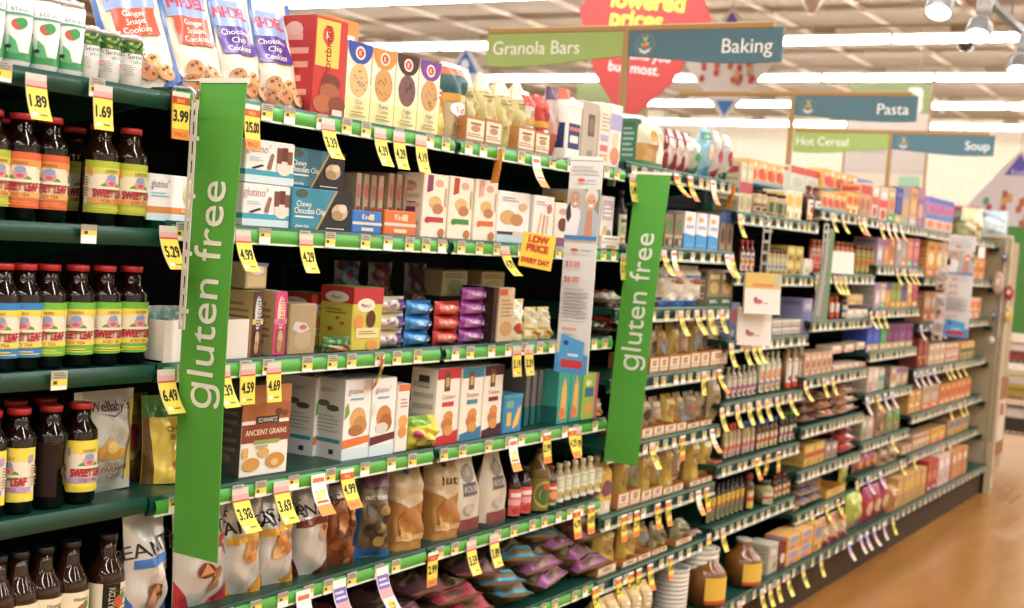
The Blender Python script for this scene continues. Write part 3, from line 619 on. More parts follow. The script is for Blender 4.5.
run(2, 1, 496, 529, 192, 1, 'white box with sandwich cookies and a pale blue base', lambda w, h: carton('cookie_box', w, h, .1, '#f0eee8', [('r', 0, 0, 1, .16, '#b8dce4'), ('r', 0, .16, 1, .22, '#3c3c44'), ('e', .3, .5, .24, .14, '#d8a860'), ('e', .58, .46, .2, .12, '#c08a48'), ('e', .75, .72, .14, .08, '#d8b078'), ('l', .1, .8, .6, .9, 2, '#a8a0a0')], lines('#c8c4bc'), '#f4f2ee'), .012)
run(2, 1, 531, 552, 196, 1, 'white box picturing pale finger biscuits', lambda w, h: carton('cookie_box', w, h, .1, '#ece8e0', [('p', [(.2, .25), (.3, .2), (.42, .62), (.34, .66)], '#d8b078'), ('p', [(.42, .2), (.52, .2), (.58, .6), (.48, .64)], '#c89a5c'), ('p', [(.62, .2), (.7, .24), (.74, .6), (.64, .6)], '#d8b078'), ('e', .75, .75, .12, .1, '#c86a5a'), ('l', .1, .8, .6, .9, 2, '#a8a0a0')], lines('#c8c4bc')), .012)
run(2, 1, 553, 569, 203, 1, 'cream box with a dark cookie and purple base', lambda w, h: carton('cookie_box', w, h, .1, '#ece0cc', [('r', 0, 0, 1, .2, '#8a4a7a'), ('e', .5, .5, .3, .16, '#6a3c2c'), ('e', .5, .8, .3, .08, '#c89a8c')], lines('#c8bca4')), .012)
run(2, 1, 569, 582, 190, 1, 'grey box with a yellow top behind the coupon sign', cx('#b8b4ac', 0, '#c8a03c', '#8a7a68', '#6a6258', 'box'), .03)
run(2, 1, 599, 612, 196, 1, 'tall white packet of baking mix with lilac print', cx('#e6e0d8', 4, '#c8b0c4', '#d8b878', '#8a7a70', 'packet'), .03); run(2, 1, 601, 620, 236, 1, 'low white card tray with a printed front', cx('#efece4', 2, '#d8d0c8', '#b8a8a0', '#c8a078', 'tray', .03), .002)
run(2, 1, 613, 622, 190, 1, 'dark bottle with a pale label beside second banner', lambda w, h: bottle('oil_bottle', RW(w), h, '#2a2c20', '#1c1c1c', '#e6e0c4', deco(1, '#d88a3c', '#a8b878', '#6a6a4a'), (.08, .6), .4, .84, .08, 14), .06)

# --- third shelf
z = top(1, 2); a0, a1 = ax(163, z, YF+.006), ax(247, z, YF+.006)
tray('display_tray', a1-a0, .078, .09, '#ded9cf', '#dcd7cd', 0).put('white open card tray behind the first banner, third shelf', ((a0+a1)/2, YF+.006, z))
for i, px in enumerate((160, 172)):
    bag('clear_pouch', .06, .088, .04, '#868c88', [('r', .2, .3, .8, .7, '#c8d4d8'), ('r', .1, .75, .9, .9, '#5a8a7c')], 'pillow', 'g', 40+i, .006).put('crumpled clear pouch in the white card tray, %s one' % ('left', 'right')[i], (ax(px, z, YF+.06), YF+.06, z+.012), -.2, 'pouches in the white tray')
def biscuit(c, n): return lambda w, h: carton('biscuit_box', w, h, .09, c, [('e', .5, .68, .3, .26, '#d8dcd8' if n == 0 else '#f0d0b0'), ('r', 0, .5, 1, .58, '#d8c070' if n == 0 else '#d87a9c'), ('t', 'Biscuits', .5, .7, .12, '#4a4a70' if n == 0 else '#b83a6a', .5, 90), ('r', .2, .06, .8, .42, '#4a2c20' if n == 0 else '#8a5a34'), ('e', .5, .28, .2, .12, '#c8a47c'), ('e', .45, .15, .2, .1, '#b08a60')], [('r', 0, 0, 1, 1, '#d8b47c')]+lines('#a88450', 7), '#d8c8a0')
run(1, 2, 250, 262, 292, 1, 'dark brown biscuit box with a pale oval', biscuit('#5a3626', 0), .012); run(1, 2, 272, 286, 292, 1, 'magenta edged biscuit box with an orange oval', biscuit('#d83a7c', 1), .012)
s, w, y, z = spots(1, 2, 251, 273, 1, .04); hh = az(250, 291, y)-z
carton('biscuit_box', .062, az(250, 264, y)-z-hh-.002, .08, '#c8b48c', [('r', .1, .1, .9, .5, '#d8c08a'), ('e', .5, .72, .34, .18, '#e8e4dc'), ('r', 0, .88, 1, 1, '#7a8ac0')], [('r', .1, 0, .5, 1, '#4a5a8a')]).put('small biscuit box lying on top of the biscuit boxes', (ax(256, z+hh, y), y, z+hh+.0045))
run(1, 2, 287, 315, 304, 1, 'plain tan card box with a foil window', lambda w, h: carton('box', w, h, .1, '#a8946c', [('e', .5, .3, .32, .2, '#b5a17a'), ('p', [(.1, .5), (.4, .42), (.75, .5), (.6, .62), (.2, .66)], '#c8c4bc'), ('e', .5, .54, .14, .05, '#c8644c')], lines('#97835c', 3)), .01)
def yel(w, h): return carton('cracker_box', w, h, .095, '#c9bf2c', [('r', 0, .74, 1, 1, '#b82a2c'), ('e', .42, .72, .3, .11, '#e8e0c8'), ('t', 'Mary\u2019s', .42, .72, .07, '#7a3a2c', .42), ('e', .2, .45, .16, .13, '#d88a3c'), ('e', .6, .5, .16, .14, '#5a3420'), ('r', .12, .2, .9, .36, '#e2d49a'), ('e', .68, .08, .2, .08, '#d8903c'), ('l', .2, .25, .8, .32, 2, '#a8843c')],
    [('r', 0, .74, 1, 1, '#b82a2c'), ('e', .5, .83, .36, .09, '#e0d8c0'), ('t', 'Mary\u2019s', .5, .83, .06, '#7a3a2c', .5), ('e', .55, .5, .07, .03, '#c8642c'), ('e', .35, .32, .08, .035, '#c84a2c'), ('e', .7, .42, .07, .03, '#c8642c'), ('l', .2, .56, .8, .66, 2, '#8a8224')], '#8a9a3c')
run(1, 2, 351, 381, 288, 1, 'yellow and red cracker box, front one with biscuits pictured', yel, .012)
s, w, y, z = spots(1, 2, 318, 340, 1, .07); yel(.09, .118).put('yellow and red cracker box standing to the left behind the tan box', (ax(322, z, y+.05), y+.05, z)); 
s, w, y, z = spots(1, 2, 318, 350, 1, .004)
bag('snack_pack', .085, .035, .04, '#4a7a3c', [('r', 0, .6, 1, 1, '#3c6a34'), ('r', .1, .1, .9, .5, '#a89a6c'), ('e', .6, .3, .2, .2, '#c84a3c')], 'pillow', 'f', 44).put('flat green snack pack lying before the yellow boxes', (s[0]+.01, y-.012, z), -.1)
def pack(c, c2, c3, sty=0): return lambda w, h: bag('cookie_pack', w, h, .055, c, [('r', .08, .2, .55, .8, c2), ('r', .55, .15, .95, .85, c3), ('t', 'Soft', .3, .55, .3, '#6a4a8a' if sty == 0 else W_, .4), ('r', .6, .35, .9, .5, W_)], 'pillow', 'f', 50+sty, .003, nu=10, nv=8, dens=8)
run(1, 2, 381, 411, 297, 1, 'cream and purple cookie pack lying flat', pack('#d8ccac', '#c8bcb0', '#4a3288'), .015, 3)
run(1, 2, 412, 437, 301, 1, 'bright blue cookie pack lying flat', pack('#2f7cc0', '#4aa0dc', '#20508c', 1), .015, 3)
run(2, 2, 441, 466, 302, 1, 'bright red cookie pack lying flat', pack('#c0322c', '#dc6a58', '#a8241f', 2), .012, 3)
run(2, 2, 467, 490, 288, 1, 'purple cookie pack lying flat', pack('#9a3f9c', '#b878b8', '#74287a', 3), .012, 4)
run(2, 2, 491, 496, 288, 1, 'narrow dark brown box beside the purple packs', cx('#3a2420', 0, '#4a2c24', '#3a2018', '#5a3a30', 'box'), .015)
for i, px in enumerate((352, 385, 420)):
    bag('cookie_bag', .1, .12, .06, '#30221e', [('e', .5, .7, .3, .2, ('#2f6a9a', '#7a2a26', '#4a2a3c')[i]), ('e', .5, .72, .16, .12, '#6a3a30'), ('r', .15, .15, .85, .4, '#5a4a3c'), ('t', 'Cookies', .5, .28, .12, '#b8a890', .6)], 'stand', 'g', 60+i).put('dark cookie bag at the back with a %s round picture' % ('blue', 'red', 'plum')[i], (ax(px, top(1, 2), YF+.2), YF+.2, top(1, 2)+.07), 0, 'dark cookie bags at the back')
    carton('riser_box', .14, .069, .1, '#241c1a', lines('#33261f', 3)).put('low dark box under the %s pictured cookie bag' % ('blue', 'red', 'plum')[i], (ax(px, top(1, 2), YF+.2), YF+.2-.02, top(1, 2)), 0, 'dark boxes at the back')
run(2, 2, 497, 513, 288, 1, 'tall tan box with an orange corner', lambda w, h: carton('box', w, h, .1, '#d8c098', [('r', 0, .86, .5, .97, '#d8562c'), ('e', .5, .25, .4, .14, '#c89a60'), ('l', .1, .45, .8, .8, 5, '#b09468')], lines('#b89c70')), .012)
run(2, 2, 514, 530, 300, 1, 'cream rice bag with red pictures', bx('#d8cc98', 4, '#e8e0c0', '#b8402c', '#a8843c', 'rice_bag', .05), .02); run(2, 2, 531, 556, 308, 2, 'shiny yellow white snack bag', bx('#dccf9a', 5, '#d8d0b8', '#c8b44c', '#d8a038', 'snack_bag', .06, cr=.008), .02)
for i, (px, c) in enumerate(((454, '#b8a878'), (492, '#b0a06c'))):
    carton('cracker_box', .12, .07, .1, c, [('e', .5, .4, .3, .25, '#8a9a5c'), ('l', .1, .7, .9, .9, 2, '#7a6a48')], ()).put('low tan box on the upper back row, %s of two' % ('left', 'right')[i], (ax(px, top(2, 2)+.1, YF+.16), YF+.16, top(2, 2)+.108), 0)
    carton('riser_box', .14, .107, .1, '#2c2420', lines('#3a302a', 3)).put('dark box carrying the %s low tan box' % ('left', 'right')[i], (ax(px, top(2, 2)+.1, YF+.16), YF+.155, top(2, 2)), 0)
# bags of crisps stacked at the end of bay 2
for i, (px, dz, c, c2) in enumerate([(598, 0, '#4a3a2c', '#5a8a3c'), (604, .034, '#b8322c', '#d8d0c8'), (608, .064, '#6a4438', '#c83a2c'), (602, .095, '#c8bca8', '#c8503a')]):
    k = bag('snack_bag', .12, .09, .034, c, [('e', .5, .55, .25, .25, c2), ('r', .1, .2, .9, .35, '#d8cfc0')], 'pillow', 'f', 70+i, .006)
    k.put(('dark green trimmed snack bag lying lowest', 'bright red snack bag lying second lowest', 'brown and red snack bag lying second from top', 'pale snack bag lying topmost')[i]+' beside second banner', (ax(px, top(2, 2), YF+.06), YF+.02, top(2, 2)+dz+.035), -.1, 'snack bags lying in a pile', -PI/2)
# --- fourth shelf
def ancient(w, h): return carton('cracker_box', w, h, .1, '#efe9dc', [('r', 0, .62, 1, 1, '#b8763c'), ('p', [(0, .62), (1, .62), (1, .8), (.6, .86), (.3, .78), (0, .84)], '#a8622c'), ('e', .75, .7, .08, .04, '#6a3820'), ('e', .88, .68, .08, .04, '#7a4424'), ('r', .28, .58, .76, .66, '#33302c'), ('t', 'SCHWARTZ', .52, .62, .05, '#d8d0c0', .4), ('r', 0, .38, 1, .58, '#8a3f1e'), ('t', 'ANCIENT GRAINS', .5, .49, .065, '#f0dcb8', .85), ('r', .26, .36, .78, .4, '#8aa84c'),
    ('e', .22, .14, .18, .075, '#cf9a40'), ('e', .72, .16, .2, .085, '#c88f38'), ('e', .46, .26, .12, .05, '#d8a850'), ('e', .7, .14, .08, .04, '#e0bc70'), ('r', .03, .22, .14, .33, '#d8b048'), ('l', .3, .3, .6, .36, 1, '#b8a890')], [('r', 0, 0, 1, 1, '#55524c'), ('e', .5, .2, .25, .06, '#7a6850'), ('e', .5, .8, .3, .06, '#6a4030')]+lines('#77736a', 7), '#c89a5c')
run(1, 3, 239, 286, 386, 1, 'brown and white ancient grains cracker box', ancient, .02, rz=-.05)
def glut(c, k): return lambda w, h: carton('cracker_box', w, h, .095, '#efeee8', [('r', 0, 0, 1, .14, '#cfe0e4'), ('p', [(0, .14), (1, .2), (1, .29), (0, .25)], c), ('e', .52, .5, .3, .15, ('#d8a860', '#c8843c', '#d8b078')[k]), ('e', .6, .42, .26, .12, ('#c08a48', '#a8642c', '#c89850')[k]), ('e', .45, .36, .26, .07, ('#a8703c', '#d8d0c4', '#d8d0c4')[k]), ('p', [(.02, .5), (.2, .58), (.12, .72), (.04, .66)], '#6ca83c' if k == 0 else '#e8e0d0'), ('t', 'glutino\u00b0', .42, .86, .075, '#9a8a90', .7, 0, .004), ('l', .2, .73, .8, .78, 1, '#5ab0c0')],
    [('r', 0, 0, 1, 1, '#dddcd6'), ('r', .08, .2, .92, .25, '#2f98a8'), ('e', .35, .68, .2, .04, '#6a6458'), ('e', .65, .63, .2, .04, '#5a5850'), ('t', 'glutino\u00b0', .5, .86, .06, '#8a8288', .7, 0, .004), ('r', .6, .06, .75, .12, '#2c3a6a'), ('l', .15, .32, .85, .55, 5, '#b8b6b0')], '#f2f1ec')
run(1, 3, 342, 368, 380, 1, 'white cracker box with an orange ribbon and green leaf', glut('#e0762a', 0), .02, rz=-.05); run(1, 3, 369, 394, 379, 1, 'white cracker box with a maroon ribbon', glut('#6a2c34', 1), .014)
run(1, 3, 395, 408, 385, 1, 'narrow white cracker box with an orange top', lambda w, h: carton('cracker_box', w, h, .09, '#ece6da', [('r', 0, .9, 1, 1, '#e0762a'), ('e', .5, .45, .38, .1, '#e0a448'), ('e', .5, .3, .36, .09, '#d8943c'), ('l', .2, .65, .8, .8, 3, '#c8908c')], lines('#c8c0b4')), .012)
s, w, y, z = spots(1, 3, 290, 316, 1, .05); glut('#e0762a', 0)(.09, .178).put('white cracker box seen side on behind the orange ribboned one', (ax(322, z, y+.06), y+.055, z), .06)
def penguin(c, c2): return lambda w, h: carton('cracker_box', w, h, .08, '#ece4d2', [('r', 0, .86, 1, 1, c), ('r', .3, .7, .55, .95, '#6a4a2c'), ('r', .35, .76, .5, .88, '#c8a060'), ('p', [(0, 0), (1, 0), (1, .18), (0, .1)], c), ('r', .25, .5, .75, .56, c2), ('e', .55, .36, .2, .08, '#d88a3c'), ('e', .5, .27, .24, .08, '#c8742c'), ('e', .56, .18, .2, .07, '#d8943c'), ('t', 'Crackers', .5, .63, .06, '#b8786c', .7)], [('r', .3, .74, .7, .9, '#4a4438'), ('r', .2, .12, .7, .2, '#4a4a48')]+lines('#c4baa4', 5), '#d8cfc0')
for (x0, x1, yt, c, c2, dl, sc) in ((433, 457, 369, '#c0282c', '#c83a34', 'cream snack cracker box with a bright red top', 2), (458, 480, 368, '#2f7a9a', '#4a8a9c', 'cream snack cracker box with a blue top', 2), (481, 501, 366, '#4a2434', '#7a2c3c', 'cream snack cracker box with a dark plum base', 2)):
    run(sc, 3, x0, x1, yt, 1, dl, penguin(c, c2), .014)
run(2, 3, 502, 521, 395, 1, 'small sky blue box with a yellow banana shape', lambda w, h: carton('snack_box', w, h, .07, '#2f86b8', [('p', [(.5, .1), (.8, .2), (.95, .7), (.75, .6), (.55, .3)], '#e8b83c'), ('r', .1, .65, .5, .85, '#6ab0a0'), ('r', .15, .2, .4, .55, '#d8b84c'), ('r', 0, .9, 1, 1, '#3fa0a8')], lines('#70b0d0', 4)), .012)
run(2, 3, 523, 548, 371, 4, 'grey and teal box seen edge on', lambda w, h: carton('snack_box', w*.7, h, .1, '#6f726e', [('r', 0, 0, 1, .34, '#146a68')], [('r', 0, 0, 1, .34, '#146a68')]), .06)
run(2, 3, 556, 580, 372, 2, 'teal snack box with a yellow bird shape', lambda w, h: carton('snack_box', w, h, .08, '#2fa090', [('p', [(.25, .1), (.75, .1), (.7, .7), (.5, .92), (.3, .7)], '#e0b048'), ('e', .5, .8, .14, .06, '#c8a078'), ('e', .4, .2, .25, .12, '#d8783c')], [('r', 0, 0, 1, .34, '#146a68')], '#3fa090'), .012)
run(2, 3, 581, 596, 374, 1, 'lime green snack box with a magenta edge', lambda w, h: carton('snack_box', w, h, .08, '#9ac03c', [('r', .8, 0, 1, 1, '#c84a8c'), ('r', .1, .5, .7, .7, '#4a6a9a'), ('e', .4, .25, .28, .14, '#d8a04c'), ('e', .3, .8, .2, .07, '#e8e0b0')], lines('#7aa03c', 3)), .012)
run(2, 3, 597, 605, 400, 1, 'small tan packet at the shelf end by second banner', bx('#c8a05c', 4, '#d8c8a0', '#b8742c', '#8a5a34', 'packet', .04), .03)
s, w, y, z = spots(1, 3, 409, 442, 1, .008)
bag('snack_bag', .1, .078, .07, '#d8cc30', [('p', [(0, .7), (.6, .8), (.6, 1), (0, 1)], '#7ab02c'), ('e', .14, .48, .08, .12, '#b83a6a'), ('r', .25, .1, .8, .4, '#e6dc5c'), ('r', .4, .2, .6, .3, '#8a3a5c')], 'pillow', 'f', 80, .007).put('crumpled yellow snack bag in front of the red topped box', (ax(426, z, y), y-.014, z), -.15)
# --- fifth shelf (chip bags)
def beanito(c1, c2, chips, word='BEANITOS', base='#d3d0c8', turn=0):
    return [('p', [(0, 0), (.3, 0), (0, .28)], c1), ('p', [(1, 0), (.55, 0), (1, .18)], c1), ('t', word, .5, .72, .13, '#26241f', .8, .16, .014), ('p', [(.1, .6), (.9, .66), (.9, .58), (.1, .52)], c2), ('p', [(0, .3), (.12, 0), (0, 0)], c1)]+[('e', u, v, .14, .07, c) for u, v, c in chips]+[('p', [(u-.1, v-.05), (u+.12, v-.02), (u+.02, v+.07)], '#c48a4c') for u, v, c in chips[:2]]+[('e', .75, .52, .09, .05, '#c8b060'), ('e', .75, .52, .06, .035, '#b83a2c')]
z = top(1, 4)
chip = [('#2f6ac0', '#3f7ac8', [(.45, .3, '#8a5a44'), (.6, .22, '#6a4030'), (.4, .2, '#b08060')]), ('#b8202a', '#c8282c', [(.4, .35, '#7a2c14'), (.65, .3, '#b87a4c'), (.6, .2, '#c08a5c')]),
        ('#e0a020', '#e0b030', [(.6, .5, '#e08a2c'), (.55, .42, '#e8a048')]), ('#e0a020', '#e0b030', [(.5, .5, '#e08a2c'), (.6, .4, '#d8783c'), (.45, .36, '#e8c070')]), ('#5a1f18', '#7a3a2c', [(.75, .45, '#a88a7c')])]
nm = ['white chip bag with a blue corner, left of the first banner', 'white and red chip bag partly behind the first banner', 'white and yellow chip bag right of the first banner', 'white and orange chip bag with corn chips, second past the banner', 'white and dark brown chip bag, third past the banner']
for i, (px, w, hh, rz) in enumerate([(150, .112, .205, .1), (203, .145, .215, .0), (238, .1, .205, -.3), (272, .112, .21, -.2), (305, .1, .21, -.4)]):
    bag('chip_bag', w, hh, .075, '#d2d0ca', beanito(*chip[i]), 'pillow', 'f', 90+i, .006).put(nm[i], (ax(px, z, YF+.035), YF+.01, z), rz, 'white chip bags on the fifth shelf', -.08)
bag('chip_bag', .1, .2, .075, '#8a4a20', [('r', .9, 0, 1, 1, '#6a2418'), ('r', 0, 0, .08, 1, '#6a2418')]+[('e', random.uniform(.15, .85), random.uniform(.1, .75), .12, .06, random.choice(['#a8642c', '#b8763c', '#7a4018', '#5a3014'])) for _ in range(16)]+[('r', .1, .8, .9, .94, '#b8a898'), ('e', .7, .08, .1, .04, '#c8a03c')], 'pillow', 'f', 101, .006).put('dark brown chip bag with a clear window of chips', (ax(336, z, YF+.035), YF+.012, z), -.3, None, -.08)
bag('chip_bag', .1, .205, .07, '#6a5c40', [('r', 0, 0, .1, 1, '#2f6aa8'), ('p', [(.1, 0), (1, 0), (1, .08), (.1, .14)], '#2f6aa8')]+[('e', random.uniform(.25, .85), random.uniform(.18, .6), .13, .06, random.choice(['#7a6438', '#a88a50', '#3c3428', '#52452c'])) for _ in range(14)]+[('t', 'nut thins', .5, .72, .07, '#e0d8c8', .6), ('r', .2, .82, .9, .95, '#7a4a5c')], 'pillow', 'f', 102, .006).put('blue edged chip bag with dark and pale chips', (ax(369, z, YF+.035), YF+.012, z), -.4, None, -.1)
def tanbag(word, c): return bag('grain_bag', .11, .2, .075, '#a8742c', [('r', 0, .62, 1, 1, '#b89a6c'), ('p', [(0, .62), (.5, .5), (1, .62), (1, .68), (0, .68)], '#c8b08a'), ('e', .5, .3, .36, .2, '#a86c24'), ('e', .45, .2, .26, .1, '#c08a3c'), ('r', .1, .12, .9, .2, '#c8aa70'), ('t', word, .5, .75, .12, '#4a2c14', .7), ('e', .5, .93, .08, .03, c)], 'gusset', 'g', 103, .006, '#8a6a44')
tanbag(' ', '#3a5a9a').put('plain tan paper bag with an orange middle, left of the two', (ax(402, z, YF+.04), YF+.02, z), -.25, 'tan paper bags', -.05)
z = top(2, 4)
tanbag('Nut', '#5a3a2c').put('tan paper bag printed Nut, right of the two tan bags', (ax(440, z, YF+.04), YF+.02, z), -.2, 'tan paper bags', -.05)
def floury(w, h): return bag('flour_bag', w, h, .06, '#c9bda6', [('e', .5, .78, .26, .12, '#8a8076'), ('e', .5, .8, .13, .07, '#a89884'), ('r', .25, .5, .75, .66, '#5a5458'), ('t', 'FLOUR', .5, .58, .08, '#c8bca8', .45), ('e', .5, .32, .22, .07, '#b0a490'), ('r', .1, .06, .9, .2, '#7a3a38'), ('r', 0, 0, 1, .06, '#4a3c3a')], 'point', 'p', 104, .002, '#8f846f')
run(2, 4, 453, 482, 456, 1, 'cream pointed flour bag with an oval, left of the pair', floury, .015); run(2, 4, 484, 509, 452, 1, 'cream pointed flour bag with an oval, right of the pair', floury, .015)
run(2, 4, 506, 527, 468, 2, 'black topped bottle with a red and pink label', lambda w, h: bottle('sauce_bottle', RW(w), h, '#2a1410', '#161616', '#d8584c', deco(2, '#e0a0a8', '#e8d8c8', '#b8302c'), (.06, .6), .5, .85, .1, 16, rot=-.3), .04)
run(2, 4, 527, 543, 449, 1, 'tall olive coloured oil bottle with a green oval label', lambda w, h: bottle('oil_bottle', RW(w), h, '#6a5014', '#2a2210', '#7a6a24', [('e', .5, .5, .4, .42, '#b8a03c'), ('e', .5, .5, .3, .34, '#3f6a2c'), ('e', .55, .74, .14, .1, '#c83a2c')], (.04, .55), .34, .86, .07, 16, rot=-.3), .04)
run(2, 4, 544, 553, 466, 1, 'slim bottle with a red and orange label', lambda w, h: bottle('sauce_bottle', RW(w), h, '#5a3414', '#7a1c18', '#c8502c', deco(1, '#3f6a2c', '#e0a050', '#e8d8b0'), (.05, .6), .45, .85, .1, 14, rot=-.3), .035)
run(2, 4, 553, 598, 460, 6, 'white labelled dressing bottle with a tan cap', lambda w, h: bottle('dressing_bottle', RW(w), h, '#b8a878', '#d8cca8', '#e6e2d0', deco(4, '#c8d09c', '#d8b04c', '#6a8a3c'), (.1, .7), .5, .86, .12, 14, rot=-.3), .035)
# --- sixth shelf: bags lying flat, gathered ends outward
z = top(1, 5); zz = top(1, 5)
cols = [('#5a2a34', '#8a3c58', 'maroon'), ('#3a2c34', '#6a4a5c', 'dusky'), ('#2a2024', '#3a78a0', 'slate blue'), ('#4a2838', '#9a5a88', 'mauve')]
n = 0
seq = [('rice_bag', '#7a5648', '#7a4a68', 'plum ended'), ('rice_bag', '#6a463c', '#8a3a4c', 'maroon ended'), ('rice_bag', '#7a5a3c', '#c8405c', 'bright pink ended'), ('rice_bag', '#7a6844', '#2f9ab8', 'turquoise ended'), ('rice_bag', '#80684c', '#a85a98', 'mauve ended')]
proto = {}; pile = []
for nmx, c, c2, t in seq:
    proto[t] = bag(nmx, .16, .27, .075, c, [('r', 0, .0, 1, .1, c2), ('r', .2, .4, .8, .6, c2), ('r', .05, .13, .95, .2, '#a8987c'), ('e', .3, .28, .18, .05, '#c8bca8'), ('e', .7, .3, .14, .05, '#4a3a2a'), ('e', .5, .72, .3, .1, '#8a7a58')]+[('e', random.uniform(.2, .8), random.uniform(.12, .3), .1, .03, '#5a4a34') for _ in range(5)], 'lump', 'f', 110+len(t), .011, nu=16, nv=18, dens=14)
for sec, px, lev, t in [(1, 330, 0, 'plum ended'), (1, 385, 0, 'maroon ended'), (1, 425, 0, 'plum ended'), (2, 470, 0, 'bright pink ended'), (2, 512, 0, 'turquoise ended'), (2, 550, 0, 'mauve ended'), (2, 586, 0, 'mauve ended'),
                        (1, 350, 1, 'maroon ended'), (1, 405, 1, 'plum ended'), (2, 455, 1, 'bright pink ended'), (2, 500, 1, 'turquoise ended'), (2, 540, 1, 'mauve ended'), (2, 578, 1, 'mauve ended'),
                        (1, 430, 2, 'plum ended'), (2, 478, 2, 'plum ended'), (2, 522, 2, 'turquoise ended'), (2, 562, 2, 'mauve ended'), (2, 592, 2, 'mauve ended'), (2, 545, 3, 'turquoise ended'), (2, 585, 3, 'mauve ended')]:
    m = sum(1 for q in pile if q[:2] == (t, lev)); pile.append((t, lev, px))
    proto[t].put('%s %s bag of grain lying flat, %s layer of low pile' % (ORD[m], t, ('bottom', 'second', 'third', 'top')[lev]), (ax(px, zz+.04*lev, YF+.03), YF+.01+.008*lev, zz+.077+.045*lev), random.uniform(-.4, .4), 'bags of grain lying in low piles', -PI/2+random.uniform(-.04, .1), random.uniform(-.12, .12))

# ================================================================== FIRST BAY PAST THE BANNERS: flours and grains in trays
def tb(sec, sh, x0, x1, yt, n, desc, base, a, b, c, style='point', seed=0, front=.05, fin='g', d=.06, up=.0045, k=1):
    return run(sec, sh, x0, x1, yt, n, desc, lambda w, h: bag('grain_bag', w*.95, h, min(d, w), base, deco(k, a, b, c), style, fin, 200+seed, .005, nu=10, nv=12, dens=8), front, up=up)
run(3, 0, 640, 666, 122, 1, 'pale green flour bag with brown base above second banner', lambda w, h: bag('flour_bag', w, h, .07, '#d4d2ac', [('r', .0, .12, .55, .5, '#b88a44'), ('r', 0, 0, 1, .12, '#3c7a3a'), ('e', .45, .7, .08, .14, '#d89a34'), ('r', .55, .1, .8, .75, '#e8e0c8'), ('r', .1, .5, .5, .56, '#e0dcc0')], 'gusset', 'p', 201, .004), .02)
run(3, 0, 634, 639, 118, 1, 'narrow dark green packet beside the flour bag', cx('#3a6a4c', 0, '#2f5a40', '#d8d0b0', '#8aa890', 'packet', .05), .04)
run(3, 0, 668, 693, 130, 3, 'white bag with deep red edges', lambda w, h: bag('baking_bag', w, h, .05, '#d8cdc4', [('r', 0, 0, .18, 1, '#8a2028'), ('r', .82, 0, 1, 1, '#a02830'), ('r', .2, .78, .8, .96, '#b03a40'), ('p', [(.2, 0), (1, 0), (1, .3)], '#a8242c'), ('e', .5, .5, .2, .1, '#e8d8c8')], 'pillow', 'f', 202, .006, nu=10, nv=12, dens=8), .02, group='red and white bags on top')
for x0, x1, yt, d, c, a, b, cc in ((694, 703, 138, 'green and silver baking bag', '#a8b8a4', '#3f8a4c', '#5aa868', '#e8ecec'), (704, 715, 127, 'sky blue and green baking bag', '#8ab8cc', '#4a98b8', '#e8b890', '#3f8a4c'), (716, 723, 130, 'magenta and white baking bag', '#c8b8b0', '#a02858', '#c84a78', '#e8e4dc'), (725, 734, 134, 'white and dark green baking bag', '#b8b8a4', '#3f6a44', '#a02858', '#d8dcd4')):
    run(3, 0, x0, x1, yt, 1, d, bx(c, 3, a, b, cc, 'baking_bag', .06, 'pillow', seed=len(d)), .02)
run(3, 1, 664, 682, 214, 2, 'brown patterned box next to the second banner', cx('#8a7058', 5, '#5a7a3c', '#b8a888', '#4a3c30'), .02)
run(3, 1, 683, 718, 213, 3, 'white and sky blue rice drink carton', lambda w, h: carton('drink_carton', w*.9, h, .07, '#e6eaf0', [('p', [(0, 0), (1, 0), (1, .36), (0, .42)], '#3f9ad8'), ('e', .4, .8, .24, .07, '#d8a84c'), ('r', .15, .55, .85, .64, '#9ab0d0'), ('r', .1, .08, .9, .14, '#60b0e0')], [('r', 0, 0, 1, .4, '#3f90d0')]+lines('#b8c4d8', 4), '#dfe4ea'))
run(3, 1, 719, 732, 212, 2, 'tan and navy box at the end', cx('#8a7a5c', 0, '#3a5a9a', '#5a3a28', '#b89a68'), .02)
run(3, 2, 656, 668, 268, 1, 'white plastic flour sack next to second banner', bx('#d0c8b4', 1, '#5a5068', '#b8a888', '#8a7a68', 'flour_bag', .06, 'pillow', 'p', 5))
run(3, 2, 669, 705, 266, 2, 'white sugar sack with a bright blue base', lambda w, h: bag('sugar_bag', w*.96, h, .07, '#d6cfb8', [('r', 0, 0, 1, .13, '#3f80e0'), ('p', [(0, .13), (1, .13), (.9, .3), (.3, .42), (0, .2)], '#ece8dc'), ('e', .5, .62, .3, .07, '#8a4a34'), ('r', .1, .7, .9, .76, '#5a68b8')], 'pillow', 'p', 206, .006, nu=10, nv=12, dens=8))
run(3, 2, 706, 732, 270, 2, 'small yellow panelled box with a dark green base', cx('#8a7a58', 1, '#2f5a38', '#c8a85c', '#d8c48c'), .02)
